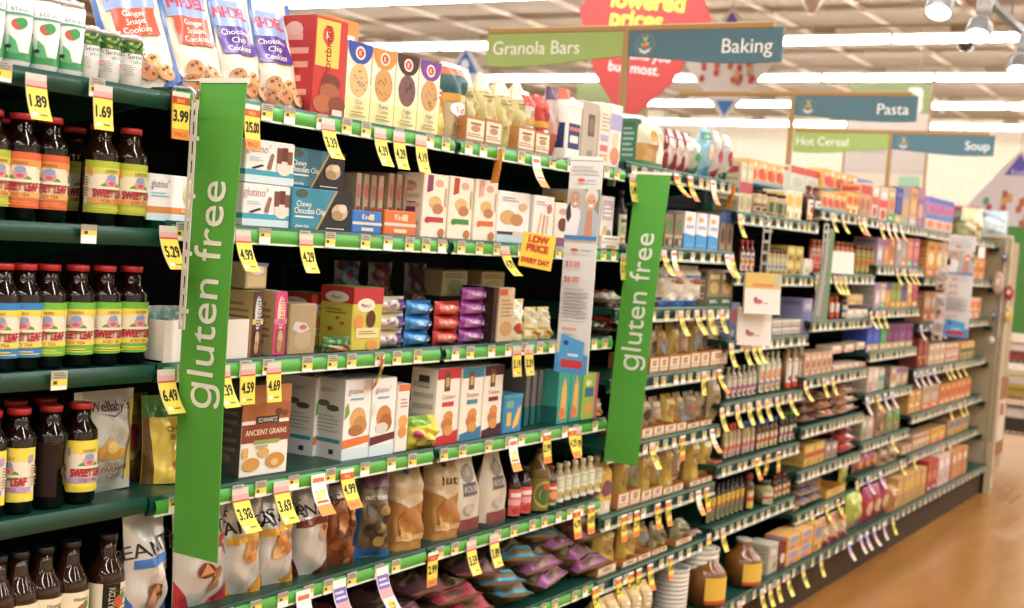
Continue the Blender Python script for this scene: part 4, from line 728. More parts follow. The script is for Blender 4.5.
# trays on fourth to seventh shelves
def trays(sh, items, yt, yb, tints, desc, bagd):
    for i, (x0, x1, n) in enumerate(items):
        trayrun(3, sh, x0, x1, yt-(x0-items[0][0])*.12, 1, 'kraft tray with %s printed cards, %s along' % (NUM[n], ORD[i]), cards=n, d=.15)
    j = 0
    for i, (x0, x1, n) in enumerate(items):
        for q in range(n):
            w = (x1-x0)/n; c = tints[j % len(tints)]
            tb(3, sh, x0+w*q+1.2, x0+w*(q+1)-.6, yb-(x0-items[0][0])*.12, 1, '%s %s, %s along' % (c[4], bagd, ORD[j]), *c[:4], seed=j+sh*10, style=c[5]); j += 1
Y1 = ('#b8924c', '#c8a02c', '#8a98a8', '#d8c070', 'golden', 'pillow'); Y2 = ('#c8a83c', '#d8b430', '#a8843c', '#e8d890', 'yellow', 'gusset'); Y3 = ('#a8906a', '#b86a2c', '#c8a888', '#d8c8a8', 'orange brown', 'pillow'); Y4 = ('#b09a70', '#c8a878', '#4a3420', '#d8c8a0', 'pale tan', 'pillow'); Y5 = ('#8f8a58', '#a09a58', '#7a6a48', '#d8c890', 'olive green', 'point')
trays(3, [(649, 668, 2), (668.5, 690, 2), (690.5, 709, 2), (709.5, 727, 1)], 357, 326, [Y4, Y1, Y2, Y3, Y1, Y4], 'tray', 'pasta bag in a tray')
trays(4, [(641, 664, 2), (664.5, 676, 1), (676.5, 686, 1), (686.5, 712, 2)], 427, 398, [Y4, Y3, Y2, Y1, ('#9a8c70', '#a8b0c0', '#b86a3c', '#c8b890', 'grey and tan', 'pillow')], 'tray', 'grain bag in a tray')
tb(3, 4, 712, 722, 380, 1, 'tall plump tan bag at the shelf end', '#a89468', '#b8a478', '#8a7448', '#c8b890', 'pillow', 77, .02, up=0)
trays(5, [(617, 640, 2), (640.5, 662, 2), (662.5, 683, 2), (689, 712, 2)], 491, 446, [Y2, Y5, Y2, Y1, Y2, Y3, Y2], 'tray', 'flour bag in a tray')
run(3, 5, 597, 612, 464, 1, 'yellow gable bag with white base left of trays', bx('#d8b03c', 1, '#e0cfae', '#7a4a5c', '#c89a2c', 'flour_bag', .06, 'gusset', 'p', 8), .02)
run(3, 5, 713, 722, 462, 1, 'red striped box at the shelf end', cx('#a8482c', 5, '#c8a070', '#e0d0b0', '#8a2a20'), .02)
trays(6, [(597, 616, 1), (622, 637, 1), (637.5, 651, 1), (651.5, 667, 2), (675, 692, 1)], 566, 530, [Y2, Y2, Y1, Y5, Y5, Y5], 'tray', 'tall bag in a tray')
run(3, 6, 692, 704, 550, 2, 'flat pinkish packet lying at the shelf end', bx('#8a6a60', 4, '#a88a80', '#6a4a44', '#b8a098', 'packet', .05, 'pillow', 'g', 9), .02)
# bottom shelf: white ribbed tubs, bags
def ribtub(r, h):
    mb = MB(); prof = [(r*.9, 0)]
    n = 11
    for i in range(n): prof += [(r*.92+(r*.06)*i/n, h*.98*i/n), (r*.92+(r*.06)*i/n, h*.98*(i+.2)/n), (r*.98+(r*.06)*i/n, h*.98*(i+.5)/n), (r*.98+(r*.06)*i/n, h*.98*(i+.9)/n)]
    prof += [(r*1.05, h*.985), (r*1.05, h), (r*.99, h), (r*.93, h*.93), (r*.9, h*.7), (r*.88, h*.05)]
    mb.lathe(prof, 28, M('#cfcabd', 'g')); return Kind('tub_stack', 'tub', mesh=mb.mesh('tub_stack'))
z = .2
for i, (px, hh, rr) in enumerate(((668, .17, .062), (694, .2, .075))):
    ribtub(rr, hh).put('white ribbed stack of round tubs on bottom shelf, %s one' % ('smaller left', 'larger right')[i], (ax(px, z, YB+.1), YB+.1, z), 0, 'ribbed tub stacks')
run(3, 7, 596, 652, 592, 5, 'tan paper bag under the orange tags', bx('#b8985c', 4, '#c8b080', '#a06a34', '#8a7448', 'flour_bag', .07, 'gusset', 'p', 11), .03)

# ================================================================== SECOND BAY: syrups, oils
def mini(k): return 'mini' if k else ''
run(4, 0, 738, 751, 163, 2, 'tall cream box with crimson band', cx('#cbbd98', 2, '#b83a4a', '#e0d4b4', '#a89a70', 'box'), .02, group='cream boxes')
def fruit(s): return lambda w, h: carton('fruit_box', w, h, .08, '#dca85c', [('e', .4, .5, .3, .26, '#c83a2c'), ('e', .7, .4, .24, .22, '#d84a34'), ('r', 0, 0, 1, .14, '#6aa8c0'), ('e', .3, .75, .16, .1, '#e8c878'), ('r', .6, .72, .95, .9, '#e8d8b0')], lines('#c88a44', 4), '#e0b878')
def riser(sec, sh, x0, x1, h, front, desc):
    z = top(sec, sh); y = YF+front; a0, a1 = ax(x0, z+h, y), ax(x1, z+h, y)
    mb = MB(); m = M('#3a3a38', 'k'); mb.box(-(a1-a0)/2, 0, h-.012, (a1-a0)/2, .12, h, m)
    for s in (-1, 1): mb.box(s*((a1-a0)/2-.006)-.006, 0, 0, s*((a1-a0)/2-.006)+.006, .12, h-.012, m)
    tag(link('riser_shelf', mb.mesh('riser_shelf')), desc, 'riser').location = ((a0+a1)/2, y, z)
    return z+h
def onriser(sec, sh, x0, x1, yt, n, desc, make, h, front):
    zr = top(sec, sh)+h; y = YF+front+.015; a0, a1 = ax(x0, zr, y), ax(x1, zr, y); w = (a1-a0)/n
    k = make(w-.004, max(.03, az((x0+x1)/2, yt, y)-zr))
    for i in range(n): k.put('%s%s, raised behind top shelf jars, %s' % (nth(i, n), desc, BAYN[sec]), (a0+w*(i+.5), y, zr+.0005), 0, desc+'s raised on top')
riser(4, 0, 746, 819, .135, .16, 'dark riser behind the black lidded jars, second bay')
onriser(4, 0, 747, 783, 162, 4, 'red and orange fruit box', fruit(0), .135, .16)
onriser(4, 0, 789, 818, 168, 2, 'pale box with red top', cx('#cdd0c0', 0, '#c8442c', '#b8c0b0', '#d8d8c8', 'box'), .135, .16)
run(4, 0, 752, 764, 190, 2, 'tan bottle with black cap', lambda w, h: jar('syrup_jar', RW(w), h, '#b8986c', '#1e1c1a', '#cdb890', deco(2, '#8a6a44', '#d8c8a0', '#5a4a34'), 14), .05)
run(4, 0, 765, 783, 194, 2, 'tan jar with green label bars and black lid', lambda w, h: jar('syrup_jar', RW(w), h, '#b08a58', '#1a1a18', '#c0a878', [('r', .1, .1, .35, .9, '#4a6a48'), ('r', .45, .1, .62, .9, '#4a6a48'), ('r', .72, .1, .92, .9, '#4a6a48')], 14), .045)
run(4, 0, 785, 801, 191, 2, 'cream carton with yellow spot', cx('#e0d2a8', 5, '#d8b03c', '#efe4c4', '#c89a2c', 'carton'), .02)
run(4, 0, 802, 817, 186, 2, 'dark syrup bottle with white label', lambda w, h: bottle('syrup_bottle', RW(w), h, '#5a2410', '#7a2a14', '#e8e0c8', deco(1, '#d8a03c', '#c85a3c', '#8a8aa0'), (.06, .62), .42, .84, .1, 14), .045)
run(4, 1, 737, 752, 240, 3, 'dark red syrup bottle with a white label', lambda w, h: bottle('syrup_bottle', RW(w), h, '#6a1610', '#c02a20', '#e0d4b8', deco(2, '#d8902c', '#5a68a8', '#b83a2c'), (.06, .62), .5, .84, .1, 14), .045)
run(4, 1, 765, 785, 250, 5, 'squat jar with yellow print', lambda w, h: jar('honey_jar', RW(w), h, '#b89a5c', '#6a5430', '#d0c8a0', deco(4, '#b8b070', '#8a7ab0', '#a8b86c'), 12), .045)
run(4, 1, 786, 802, 246, 2, 'yellow box with brown picture', cx('#c8b04c', 5, '#d8c878', '#a8843c', '#6a4a2c'), .03, stack=2); run(4, 1, 803, 812, 259, 1, 'plain cream box', cx('#ddd2b4', 4, '#e4dcc4', '#c8b088', '#d0c4a0'), .015)
run(4, 2, 729, 739, 303, 1, 'blue spotted packet next to recipe pads', cx('#7a88a8', 5, '#c84a4a', '#5a78b8', '#d8d8e0', 'packet'), .02)
run(4, 2, 772, 800, 320, 3, 'grey white carton', cx('#b3ada0', 0, '#d8d2c4', '#c8a898', '#a8a498'), .02, stack=2); run(4, 2, 801, 811, 299, 1, 'tall lavender carton', cx('#9a98c0', 2, '#7a7ab0', '#c8c4d8', '#8a88b8'), .02)
run(4, 3, 724, 754, 366, 6, 'white bottle with pink and green label', lambda w, h: bottle('vinegar_bottle', RW(w), h, '#b8b090', '#c8d0a8', '#ddd4c0', deco(2, '#b8688c', '#c8ccaa', '#8a3a4c'), (.05, .6), .36, .86, .08, 14), .045)
run(4, 3, 755, 778, 352, 4, 'tall white bottle with orange dots', lambda w, h: bottle('vinegar_bottle', RW(w), h, '#c8c8a4', '#a8b888', '#ddd4bc', deco(5, '#e0842c', '#8a6aa0', '#c88a3c'), (.05, .66), .4, .86, .08, 14), .045)
run(4, 3, 781, 801, 348, 3, 'large bottle with red bottom band', lambda w, h: bottle('vinegar_bottle', RW(w), h, '#b89a68', '#9ab080', '#dcd8cc', [('r', 0, 0, 1, .2, '#d84428'), ('e', .4, .38, .2, .1, '#b83a28'), ('e', .7, .36, .12, .1, '#6a3a28')], (.04, .66), .45, .86, .1, 16), .05)
oil = lambda g, c, l, a, b: (lambda w, h: bottle('oil_bottle', RW(w), h, g, c, l, deco(2, a, '#d8c8a0', b), (.06, .55), .62, .8, .2, 14, fin='g'))
run(4, 4, 721, 738, 424, 4, 'pale oil bottle with an orange cap', oil('#b0a070', '#d84a20', '#c8b48c', '#d86a4c', '#a86aa0'), .04)
run(4, 4, 739, 752, 421, 3, 'pale oil bottle with a light blue cap', oil('#b0a070', '#3a6ab8', '#c8b48c', '#d86a7c', '#a890b8'), .04)
run(4, 4, 754, 775, 419, 5, 'brown oil bottle with a navy cap', oil('#6a4824', '#2c5aa0', '#d0c4a4', '#d84a3c', '#b8a848'), .04)
run(4, 4, 777, 794, 412, 4, 'dark oil bottle with a green cap', oil('#2a2410', '#2f7a24', '#cfc8b0', '#b85a8c', '#6a8a4c'), .04)
run(4, 5, 703, 741, 482, 8, 'dark bottle with a yellow label', lambda w, h: bottle('vinegar_bottle', RW(w), h, '#2e2a1c', '#26221c', '#8a845c', [('r', 0, .62, 1, 1, '#d8b028'), ('r', 0, .55, 1, .64, '#c85a3c'), ('e', .5, .3, .3, .2, '#6a6a4c')], (.05, .68), .42, .84, .08, 14), .045)
run(4, 5, 742, 750, 474, 1, 'red and yellow labelled slim bottle', oil('#5a4424', '#8a2a1c', '#c8a84c', '#b83a2c', '#d8b84c'), .04); run(4, 5, 755, 768, 480, 1, 'pale sesame bottle', oil('#9a8c58', '#3a3424', '#b8b090', '#b84a3c', '#8a9a5c'), .04)
run(4, 5, 771, 788, 474, 4, 'brown bottle with striped label', oil('#4a2c18', '#6a3420', '#b8a884', '#c83a24', '#d8c070'), .04)
jug = lambda w, h: bottle('juice_jug', RW(w)*.85, h, '#7a4a14', '#a8a08c', '#e0b41c', [('r', 0, 0, 1, .14, '#b8421c'), ('p', [(.5, .1), (1, .14), (1, .4)], '#c85a24'), ('e', .6, .55, .2, .12, '#e0b848')], (.08, .54), .36, .88, .08, 18, shoulder=.54)
run(4, 6, 687, 718, 548, 1, 'orange juice jug with a yellow label, left one', jug, .06); run(4, 6, 726, 755, 540, 1, 'orange juice jug with a yellow label, right one', jug, .06)
run(4, 6, 767, 777, 545, 1, 'pale narrow box beside the dark gap', cx('#b8b098', 4, '#a8a08c', '#c8b088', '#8a8470'), .03); run(4, 6, 778, 785, 544, 1, 'dark red narrow box', cx('#6a1c18', 0, '#7a2420', '#d8c8a0', '#8a3428'), .03)

# ================================================================== THIRD BAY: jars, sweets
riser(5, 0, 820, 872, .105, .14, 'dark riser behind the fruit boxes, third bay')
onriser(5, 0, 822, 856, 172, 3, 'red and orange fruit box', fruit(0), .105, .14)
onriser(5, 0, 858, 872, 180, 1, 'blue and orange box', cx('#a8a4b0', 0, '#5a78c8', '#d89a5c', '#c8c0b0', 'box'), .105, .14)
run(5, 0, 821, 845, 193, 4, 'small fruit box with red berries', fruit(1), .02); run(5, 0, 846, 858, 193, 2, 'yellow and red fruit box', cx('#e0b048', 5, '#d84a2c', '#e8d8a0', '#c83a24', 'fruit_box'), .02)
run(5, 0, 859, 870, 185, 2, 'red topped box', cx('#c89a6c', 0, '#c8362c', '#b85a3c', '#8a6a54'), .02); run(5, 0, 871, 877, 183, 1, 'white and red tall box', cx('#dcc0b0', 2, '#d84a3c', '#e8e0d4', '#c83a30'), .02)
rj = lambda g, l, a, b, c: (lambda w, h: jar('sauce_jar', RW(w), h, g, '#8a3a20', l, deco(1, a, b, c), 14, (.08, .74)))
run(5, 1, 808, 826, 240, 4, 'red sauce jar', rj('#a83018', '#cfa894', '#c83a24', '#d84a34', '#b0786a'), .045)
run(5, 1, 831, 850, 242, 4, 'orange sauce jar behind the white card', rj('#c05a24', '#d89a6c', '#d8642c', '#e0b070', '#b8421c'), .045)
run(5, 1, 852, 871, 246, 4, 'olive pickle jar with an orange lid', rj('#8a8434', '#b0a04c', '#a89a3c', '#c8602c', '#8a8434'), .045)
run(5, 2, 811, 824, 295, 2, 'dark honey jar', rj('#5a2c14', '#8a5a34', '#b83a24', '#d8a03c', '#e0c890'), .045)
run(5, 2, 826, 837, 297, 2, 'orange drink bottle', lambda w, h: bottle('drink_bottle', RW(w), h, '#c85a1c', '#d8421c', '#e0d8cc', [('r', 0, 0, 1, .4, '#d8521c')], (.05, .7), .5, .84, .12, 12), .045)
run(5, 2, 838, 845, 294, 1, 'dark brown bottle with white label', oil('#4a3014', '#3a2410', '#cfc8b8', '#3a6aa8', '#c8a84c'), .04)
run(5, 2, 846, 870, 310, 3, 'white sugar carton with pale top', cx('#d8cdb8', 4, '#e4d8c4', '#c8b49c', '#d8c8b0', 'carton', .1, topc='#e8dcb8'), .015)
z = top(5, 2); k = carton('carton', .24, .05, .09, '#c8a868', deco(5, '#d8b878', '#b8945c', '#e0c890')); k.put('flat tan carton lying on top of the white sugar cartons', (ax(857, z+.06, YF+.02), YF+.03, z+.062))
run(5, 2, 845, 868, 285, 4, 'grey packet at the back of the shelf', cx('#6a665c', 4, '#5a564c', '#4a463c', '#3a382c', 'packet', .06), .2)
bx2 = cx('#c8a080', 1, '#b88a64', '#a86a4c', '#dcc4a4', 'dessert_box')
run(5, 3, 804, 832, 353, 5, 'tan dessert box with reddish pictures', bx2, .02); run(5, 3, 833, 866, 364, 5, 'pinkish white dessert box', cx('#d4b49c', 4, '#dcc4ac', '#b87a5c', '#c8a48c', 'dessert_box'), .02)
z = top(5, 3)
for i, px in enumerate((838, 851, 862)):
    carton('dessert_box', .13, .035, .08, '#dcc8a8', deco(4, '#e0d0b8', '#c89a7c', '#b8846c'), (), '#e4d4b0').put('flat pale dessert box lying on the row, %s of three' % ('leftmost', 'middle', 'rightmost')[i], (ax(px, z+.1, YF+.02), YF+.025, z+(.078+.005*i if i else .083)), 0, 'flat dessert boxes')
def pile_bag(sec, sh, x0, x1, rows, n, desc, base, a, b, c):
    z = top(sec, sh); y = YF+.015; k = None
    avail = room(sec, sh)
    for r in range(rows):
        t = min(.04, avail/rows)
        for i in range(n):
            a0, a1 = ax(x0, z, y), ax(x1, z, y); w = (a1-a0)/n
            if k is None: k = bag('sweet_bag', w*.96, .13, t, base, deco(5, a, b, c), 'pillow', 'f', 300+x0, .006, nu=10, nv=10, dens=8)
            k.put('%s%s lying flat, %s layer, %s shelf, %s' % (nth(i, n), desc, ('lowest', 'second', 'third', 'fourth')[r], SHN[sh], BAYN[sec]), (a0+w*(i+.5), y+.006*r, z+t*(r+1)), random.uniform(-.1, .1), desc+'s in a pile', -PI/2)
pile_bag(5, 4, 802, 818, 4, 1, 'brown and white nut bag', '#8a6a50', '#c8b8a0', '#5a4030', '#a88a70')
pile_bag(5, 4, 820, 836, 3, 1, 'tan snack bag', '#a88a64', '#d8c8a4', '#b83a34', '#c8a878')
pile_bag(5, 4, 837, 862, 4, 1, 'red and white sweet bag', '#b89470', '#c8343c', '#e0d0b8', '#d88a5c')
run(5, 5, 804, 824, 444, 2, 'yellow box with red line', cx('#c8a03c', 2, '#b8442c', '#d8b858', '#b88a2c'), .02); run(5, 5, 825, 837, 443, 2, 'grey pink packet', cx('#9a8478', 4, '#a89088', '#8a746c', '#7a6860', 'packet'), .02)
pile_bag(5, 5, 838, 860, 3, 1, 'pink and white candy bag', '#a8483c', '#e08a74', '#e8d0c0', '#d8543c')
run(5, 6, 793, 800, 508, 1, 'brown packet beside bread bags', cx('#8a6a48', 4, '#a88a60', '#6a4a34', '#5a3c28', 'packet'), .02)
pile_bag(5, 6, 801, 823, 3, 2, 'white and blue bread bag', '#b89a78', '#e0d8d0', '#6a78c0', '#c8a078')
run(5, 6, 826, 846, 488, 1, 'orange open card tray', lambda w, h: tray('display_tray', w, h, .12, '#d09424', '#dcae50', 1), .012); run(5, 6, 843, 851, 460, 1, 'tall lime yellow bag', bx('#b8b028', 4, '#c8c038', '#9a942c', '#a8a030', 'bag', .05), .05)
run(5, 7, 786, 812, 518, 2, 'orange box with a pale blue picture', cx('#d8a04c', 5, '#8a94b8', '#d88a34', '#7a84b0', 'snack_box', .1, '#d08a3c'), .02, stack=2)
run(5, 7, 813, 822, 512, 1, 'orange and grey tall box', cx('#c89448', 5, '#7a80a0', '#d8a860', '#a86a34'), .02)
run(5, 7, 823, 850, 506, 3, 'tan and crimson snack bag', bx('#b09468', 3, '#8a2430', '#c8b090', '#a83a40', 'snack_bag', .07, seed=31), .02)

# ================================================================== FOURTH BAY
def thin(sec, sh, x0, x1, yt, items, name='carton', d=.12, front=.02):
    n = len(items); wpx = (x1-x0)/n
    for i, (dl, c, k, a, b, cc) in enumerate(items): run(sec, sh, x0+wpx*i, x0+wpx*(i+1), yt, 1, dl, cx(c, k, a, b, cc, name, d), front, jitter=.006)
PUR, LIL, TEAL, TAN_, PNK = '#7a4a8a', '#b8a0c0', '#5a9088', '#c8a070', '#c86a7c'
thin(6, 0, 879, 923, 187, [('red and white tall box', '#d8b8a8', 2, '#d83a34', '#e8e0d8', '#c83028'), ('green edged box', '#b8a070', 1, '#5a9a4c', '#d86a3c', '#d8c8a0'), ('navy blue box with yellow base', '#2c3c86', 1, '#b8a84c', '#3a4c9a', '#5a68b0'), ('grey and tan box', '#a89c8c', 0, '#8a8494', '#c89a5c', '#b8a890'), ('orange and grey box', '#c89058', 1, '#b8a898', '#d8a868', '#a87a48'), ('plum box', '#8a5878', 0, '#a07090', '#c89a8c', '#b890a8')])
thin(6, 1, 877, 918, 238, [('lilac and white box', '#b8a4b8', 0, '#9a70b0', '#d8d0d8', '#78a070'), ('magenta tipped orange box', '#c88040', 0, '#a85a80', '#d89a54', '#d8b088'), ('orange box', '#c87c3c', 1, '#d88a44', '#b86a30', '#e0a868'), ('grey box', '#98908c', 4, '#a8a09c', '#8a8480', '#b0a8a4'), ('grey box with orange side', '#a09488', 1, '#c8803c', '#b0a498', '#98908c'), ('pink and orange box', '#c87460', 1, '#7a9a6c', '#d88870', '#d09c8c'), ('rose pink box', '#c0646c', 1, '#8a5a8c', '#d0847c', '#d89a90')])
thin(6, 2, 874, 917, 283, [('mauve and white box', '#c0a8b0', 0, '#a080a8', '#d8ccc8', '#7a9a6c'), ('pale box with green base', '#c8b8a0', 1, '#6a9a58', '#d8ccb4', '#b09a84'), ('yellow box with purple top', '#d0942c', 0, '#6a5a98', '#e0a840', '#c88428'), ('olive green box', '#8a9a48', 1, '#d0982c', '#9aaa58', '#78883c'), ('olive and gold box', '#909a44', 1, '#d09a30', '#a0a850', '#808a3c'), ('indigo box with gold base', '#54508a', 1, '#d0983c', '#64609a', '#4a467c'), ('gold box', '#d09838', 4, '#d8a848', '#b88028', '#e0b868'), ('crimson and gold box', '#a83a5c', 1, '#d09838', '#b84a6c', '#c87088')])
thin(6, 3, 866, 912, 324, [('left royal blue box', '#3a50b8', 1, '#c0a070', '#4a60c8', '#2c40a0'), ('right royal blue box', '#3a50b8', 1, '#c0a070', '#4a60c8', '#2c40a0'), ('emerald green box', '#3f8a50', 1, '#c0a070', '#4f9a60', '#2f7a40'), ('left wine purple box', '#6a2c5c', 1, '#c0a070', '#7a3c6c', '#5a1c4c'), ('right wine purple box', '#6a2c5c', 1, '#c0a070', '#7a3c6c', '#5a1c4c'), ('left mauve purple box', '#7c4070', 1, '#c0a070', '#8c5080', '#6a3060'), ('right mauve purple box', '#7c4070', 1, '#c0a070', '#8c5080', '#6a3060')])
thin(6, 4, 867, 907, 368, [('pink lined pale box', '#c8b0a0', 5, '#d8c8b8', '#c07a74', '#b09a88'), ('pale pastel box', '#ccbca8', 4, '#d8ccb8', '#c09a88', '#b8a898'), ('teal and cream box', '#b0a890', 2, '#5a9a90', '#d0c8b0', '#8aa898'), ('dark brown box', '#4a2c20', 0, '#5a3828', '#6a4834', '#3a2018'), ('tan box with white side', '#c0a07c', 1, '#d0c0a8', '#a8845c', '#d8c8b0'), ('tan and purple box', '#b89c7c', 0, '#7a5a9a', '#d0b088', '#8a6a98'), ('cream and plum box', '#c0a884', 0, '#8a4a7c', '#d0bc98', '#9a6a84')])
thin(6, 5, 861, 873, 418, [('greenish paper packet', '#9aa080', 4, '#b0b090', '#8a8c6c', '#7a8060'), ('pale pink packet', '#c0a890', 4, '#d0b8a0', '#a88c78', '#b09880')], 'packet', .06)
run(6, 5, 874, 884, 402, 1, 'brown paper bag', bx('#8a6a4c', 4, '#9a7a58', '#6a4c34', '#a88a68', 'paper_bag', .07, 'gusset', 'p', 21)); run(6, 5, 885, 900, 408, 2, 'tan bag with a leaf green mark', bx('#8a7450', 5, '#6aa04c', '#a8905c', '#4a8a3c', 'paper_bag', .06, 'gusset', 'p', 22))
run(6, 6, 858, 878, 452, 3, 'purple and orange bag', bx('#a86a5c', 0, '#8a3a74', '#d88a4c', '#c85a4c', 'snack_bag', .06, 'pillow', 'f', 23)); run(6, 6, 879, 898, 446, 2, 'tan paper bag with dark shoulders', bx('#9a7c58', 4, '#a88a64', '#6a4c34', '#8a6c48', 'paper_bag', .06, 'point', 'p', 24))
run(6, 7, 851, 865, 495, 1, 'lime green bag with a brown picture', bx('#a0a83c', 1, '#a8885c', '#b0b848', '#b8c058', 'snack_bag', .08, 'pillow', 'f', 25)); run(6, 7, 866, 890, 478, 3, 'crimson and magenta bag', bx('#a82a3c', 0, '#9a2a6a', '#c8a884', '#c84a54', 'snack_bag', .07, 'pillow', 'f', 26))
run(6, 7, 890, 898, 486, 1, 'brown orange bag at shelf end', bx('#a86c34', 4, '#b8804a', '#8a5428', '#c89a5c', 'snack_bag', .06, 'gusset', 'p', 27))

# ================================================================== FIFTH AND LAST BAYS
O1, O2, O3 = '#c8742c', '#c88a3c', '#b85a2c'
run(7, 0, 925, 952, 216, 3, 'orange and white pack with a blue edge', cx('#d8b0a4', 0, '#5a74c0', '#d8782c', '#c89ac0', 'box'), .02)
riser(7, 0, 926, 956, .10, .14, 'dark riser at the far end of the top shelf'); onriser(7, 0, 927, 953, 199, 3, 'violet and green pack', cx('#a87aa8', 0, '#5a68b8', '#c84a8c', '#6aa85c', 'box'), .10, .14)
run(7, 1, 925, 958, 242, 4, 'yellow and orange box', cx('#d8a04c', 1, '#d8782c', '#e8d4a0', '#c86a28', 'box'), .02); run(8, 1, 962, 984, 255, 3, 'orange banded box beside the end panel', cx('#c87c34', 2, '#d89a54', '#b8602c', '#e0b478', 'box'), .02, stack=2)
run(7, 2, 922, 958, 292, 5, 'brown and orange box', cx('#b87848', 5, '#c8a88c', '#a85a3c', '#d8b898', 'box'), .02); run(8, 2, 963, 980, 298, 3, 'orange spotted box beside the end panel', cx('#d8b08c', 5, '#d8702c', '#c8602c', '#e0c8a8', 'box'), .02)
run(7, 3, 917, 927, 338, 2, 'dark red and brown box', cx('#8a3424', 5, '#a8502c', '#c87a3c', '#6a2418', 'box'), .02); run(7, 3, 928, 944, 344, 3, 'beige box', cx('#c8a888', 4, '#d0b498', '#b89474', '#c09c80', 'box'), .02, stack=2); run(8, 3, 945, 958, 344, 2, 'white and orange box', cx('#c8a890', 2, '#c8622c', '#d8c8b8', '#b0a0a8', 'box'), .02, stack=2); run(8, 3, 960, 974, 342, 3, 'yellow and dark green box', cx('#c89a54', 2, '#3a5a40', '#d8a860', '#4a6a48', 'box'), .02)
run(7, 4, 908, 920, 391, 2, 'amber box', cx('#c8903c', 4, '#d0a04c', '#b87c30', '#d8b068', 'box'), .02, stack=2); run(7, 4, 921, 938, 386, 2, 'grey beige packet with an orange panel', cx('#b09478', 1, '#d86a28', '#c0a488', '#a08468', 'packet'), .02); run(8, 4, 939, 970, 382, 6, 'orange and rust box', cx('#c87834', 1, '#d08844', '#b84a2c', '#d8a060', 'box'), .02)
run(7, 5, 901, 912, 446, 2, 'beige box in front of the corner', cx('#c09468', 4, '#c8a078', '#a87c50', '#d0b08c', 'box'), .02, stack=2); run(7, 5, 913, 929, 434, 4, 'cream and red striped slim box', cx('#c8a47c', 2, '#d0b490', '#a85a40', '#b88c68', 'box'), .02); run(7, 5, 930, 945, 428, 2, 'yellow and bright orange box', cx('#d0a03c', 1, '#d05a24', '#d8b048', '#c8441c', 'box'), .02); run(8, 5, 947, 968, 418, 3, 'amber box with blue mark', cx('#b88848', 5, '#5a7a98', '#c89858', '#a87438', 'box'), .02)
run(7, 6, 896, 925, 474, 5, 'tan and yellow bottom box', cx('#b88c4c', 5, '#c8a038', '#a87c44', '#8a8a44', 'box'), .02); run(7, 6, 926, 936, 460, 2, 'dark red bottom box', cx('#a83424', 1, '#8a2418', '#c87a4c', '#b84a34', 'box'), .02); run(8, 6, 937, 949, 456, 2, 'pinkish white bottom box', cx('#c8a89c', 4, '#d0b4a8', '#b08c84', '#c09c94', 'box'), .02); run(8, 6, 950, 966, 450, 3, 'rust orange bottom box', cx('#b87440', 4, '#c08450', '#a06434', '#c8945c', 'box'), .02)

# ================================================================== things hung on the shelf fronts
def flat_sheet(w, h, ops, base, bend=0.0, t=.0012, curl=0, fin='p', dens=0):
    """a printed card or ribbon, origin at its top centre, front towards -y"""
    mb = MB()
    def f(u, v, o=0):
        s = 1-v; th = bend*s; y = -h*s*math.sin(th)*.9 - curl*math.sin(PI*s)*.01
        return ((u-.5)*w, y-o-t/2, -h*s*math.cos(th*.6))
    n = 10
    mb.patch(f, 2, n, M(base, fin), bool(bend)); mb.patch(lambda u, v: (lambda p: (p[0], p[1]+t, p[2]))(f(1-u, v)), 2, n, M(base, fin), bool(bend))
    mb.patch(lambda u, v: tuple(a+(b-a)*u for a, b in zip((f(0, v)[0], f(0, v)[1]+t, f(0, v)[2]), f(0, v))), 1, n, M(base, fin))
    mb.patch(lambda u, v: tuple(a+(b-a)*u for a, b in zip(f(1, v), (f(1, v)[0], f(1, v)[1]+t, f(1, v)[2]))), 1, n, M(base, fin))
    mb.art(f, ops, w, h, fin, dens, .0007)
    return mb
YT, OT, VT = '#f4dc34', '#f0962c', '#7a6cb4'
def tag_ops(style, price):
    if style == 'y': return [('r', 0, .86, 1, 1, '#d8cfc4'), ('r', 0, .72, 1, .86, '#e0a8a0'), ('r', 0, .7, 1, .74, '#c8483a'), ('r', 0, 0, 1, .7, YT), ('t', price, .5, .42, .26, K_, .8, 0, .02), ('r', .1, .08, .35, .16, '#f6f2dc'), ('l', .45, .08, .9, .16, 1, '#8a7a30')], '#f2efe6'
    if style == 'o': return [('r', 0, .9, 1, 1, '#f2efe6'), ('r', 0, .74, 1, .9, '#d8522c'), ('t', 'SALE', .5, .82, .08, YT, .6), ('r', 0, 0, 1, .74, OT), ('r', 0, .22, 1, .74, YT), ('t', price, .5, .5, .24, K_, .85, 0, .02), ('t', 'PRICE', .5, .11, .1, '#d8522c', .7)], OT
    if style == 'w': return [('r', 0, .0, 1, 1, '#f4f1ea'), ('r', .1, .8, .9, .92, '#d8762c'), ('t', price, .5, .5, .22, YT, .85, 0, .03), ('r', 0, 0, 1, .26, OT), ('r', .1, .3, .9, .36, '#d8522c')], '#f4f1ea'
    return [('r', 0, .8, 1, 1, '#f0ede8'), ('r', .05, .52, .95, .82, VT), ('r', .05, .32, .95, .52, '#e09aa0'), ('r', 0, 0, 1, .32, '#d8d0e0'), ('r', .25, .02, .75, .28, YT), ('t', price, .5, .15, .14, K_, .45), ('l', .1, .56, .9, .78, 2, '#d8d0ec')], '#eeeaf0'
TAGK = {}
def tagmesh(style, price, w, h, bend):
    k = (style, price, w, h, bend)
    if k not in TAGK:
        o, b = tag_ops(style, price); TAGK[k] = flat_sheet(w, h, o, b, bend, .0008, fin='p', dens=6).mesh('price_tag')
    return TAGK[k]
TN = {'y': 'yellow price tag', 'o': 'orange and yellow sale tag', 'w': 'white and orange sale tag', 'v': 'white and violet tag'}
tagcount = {}
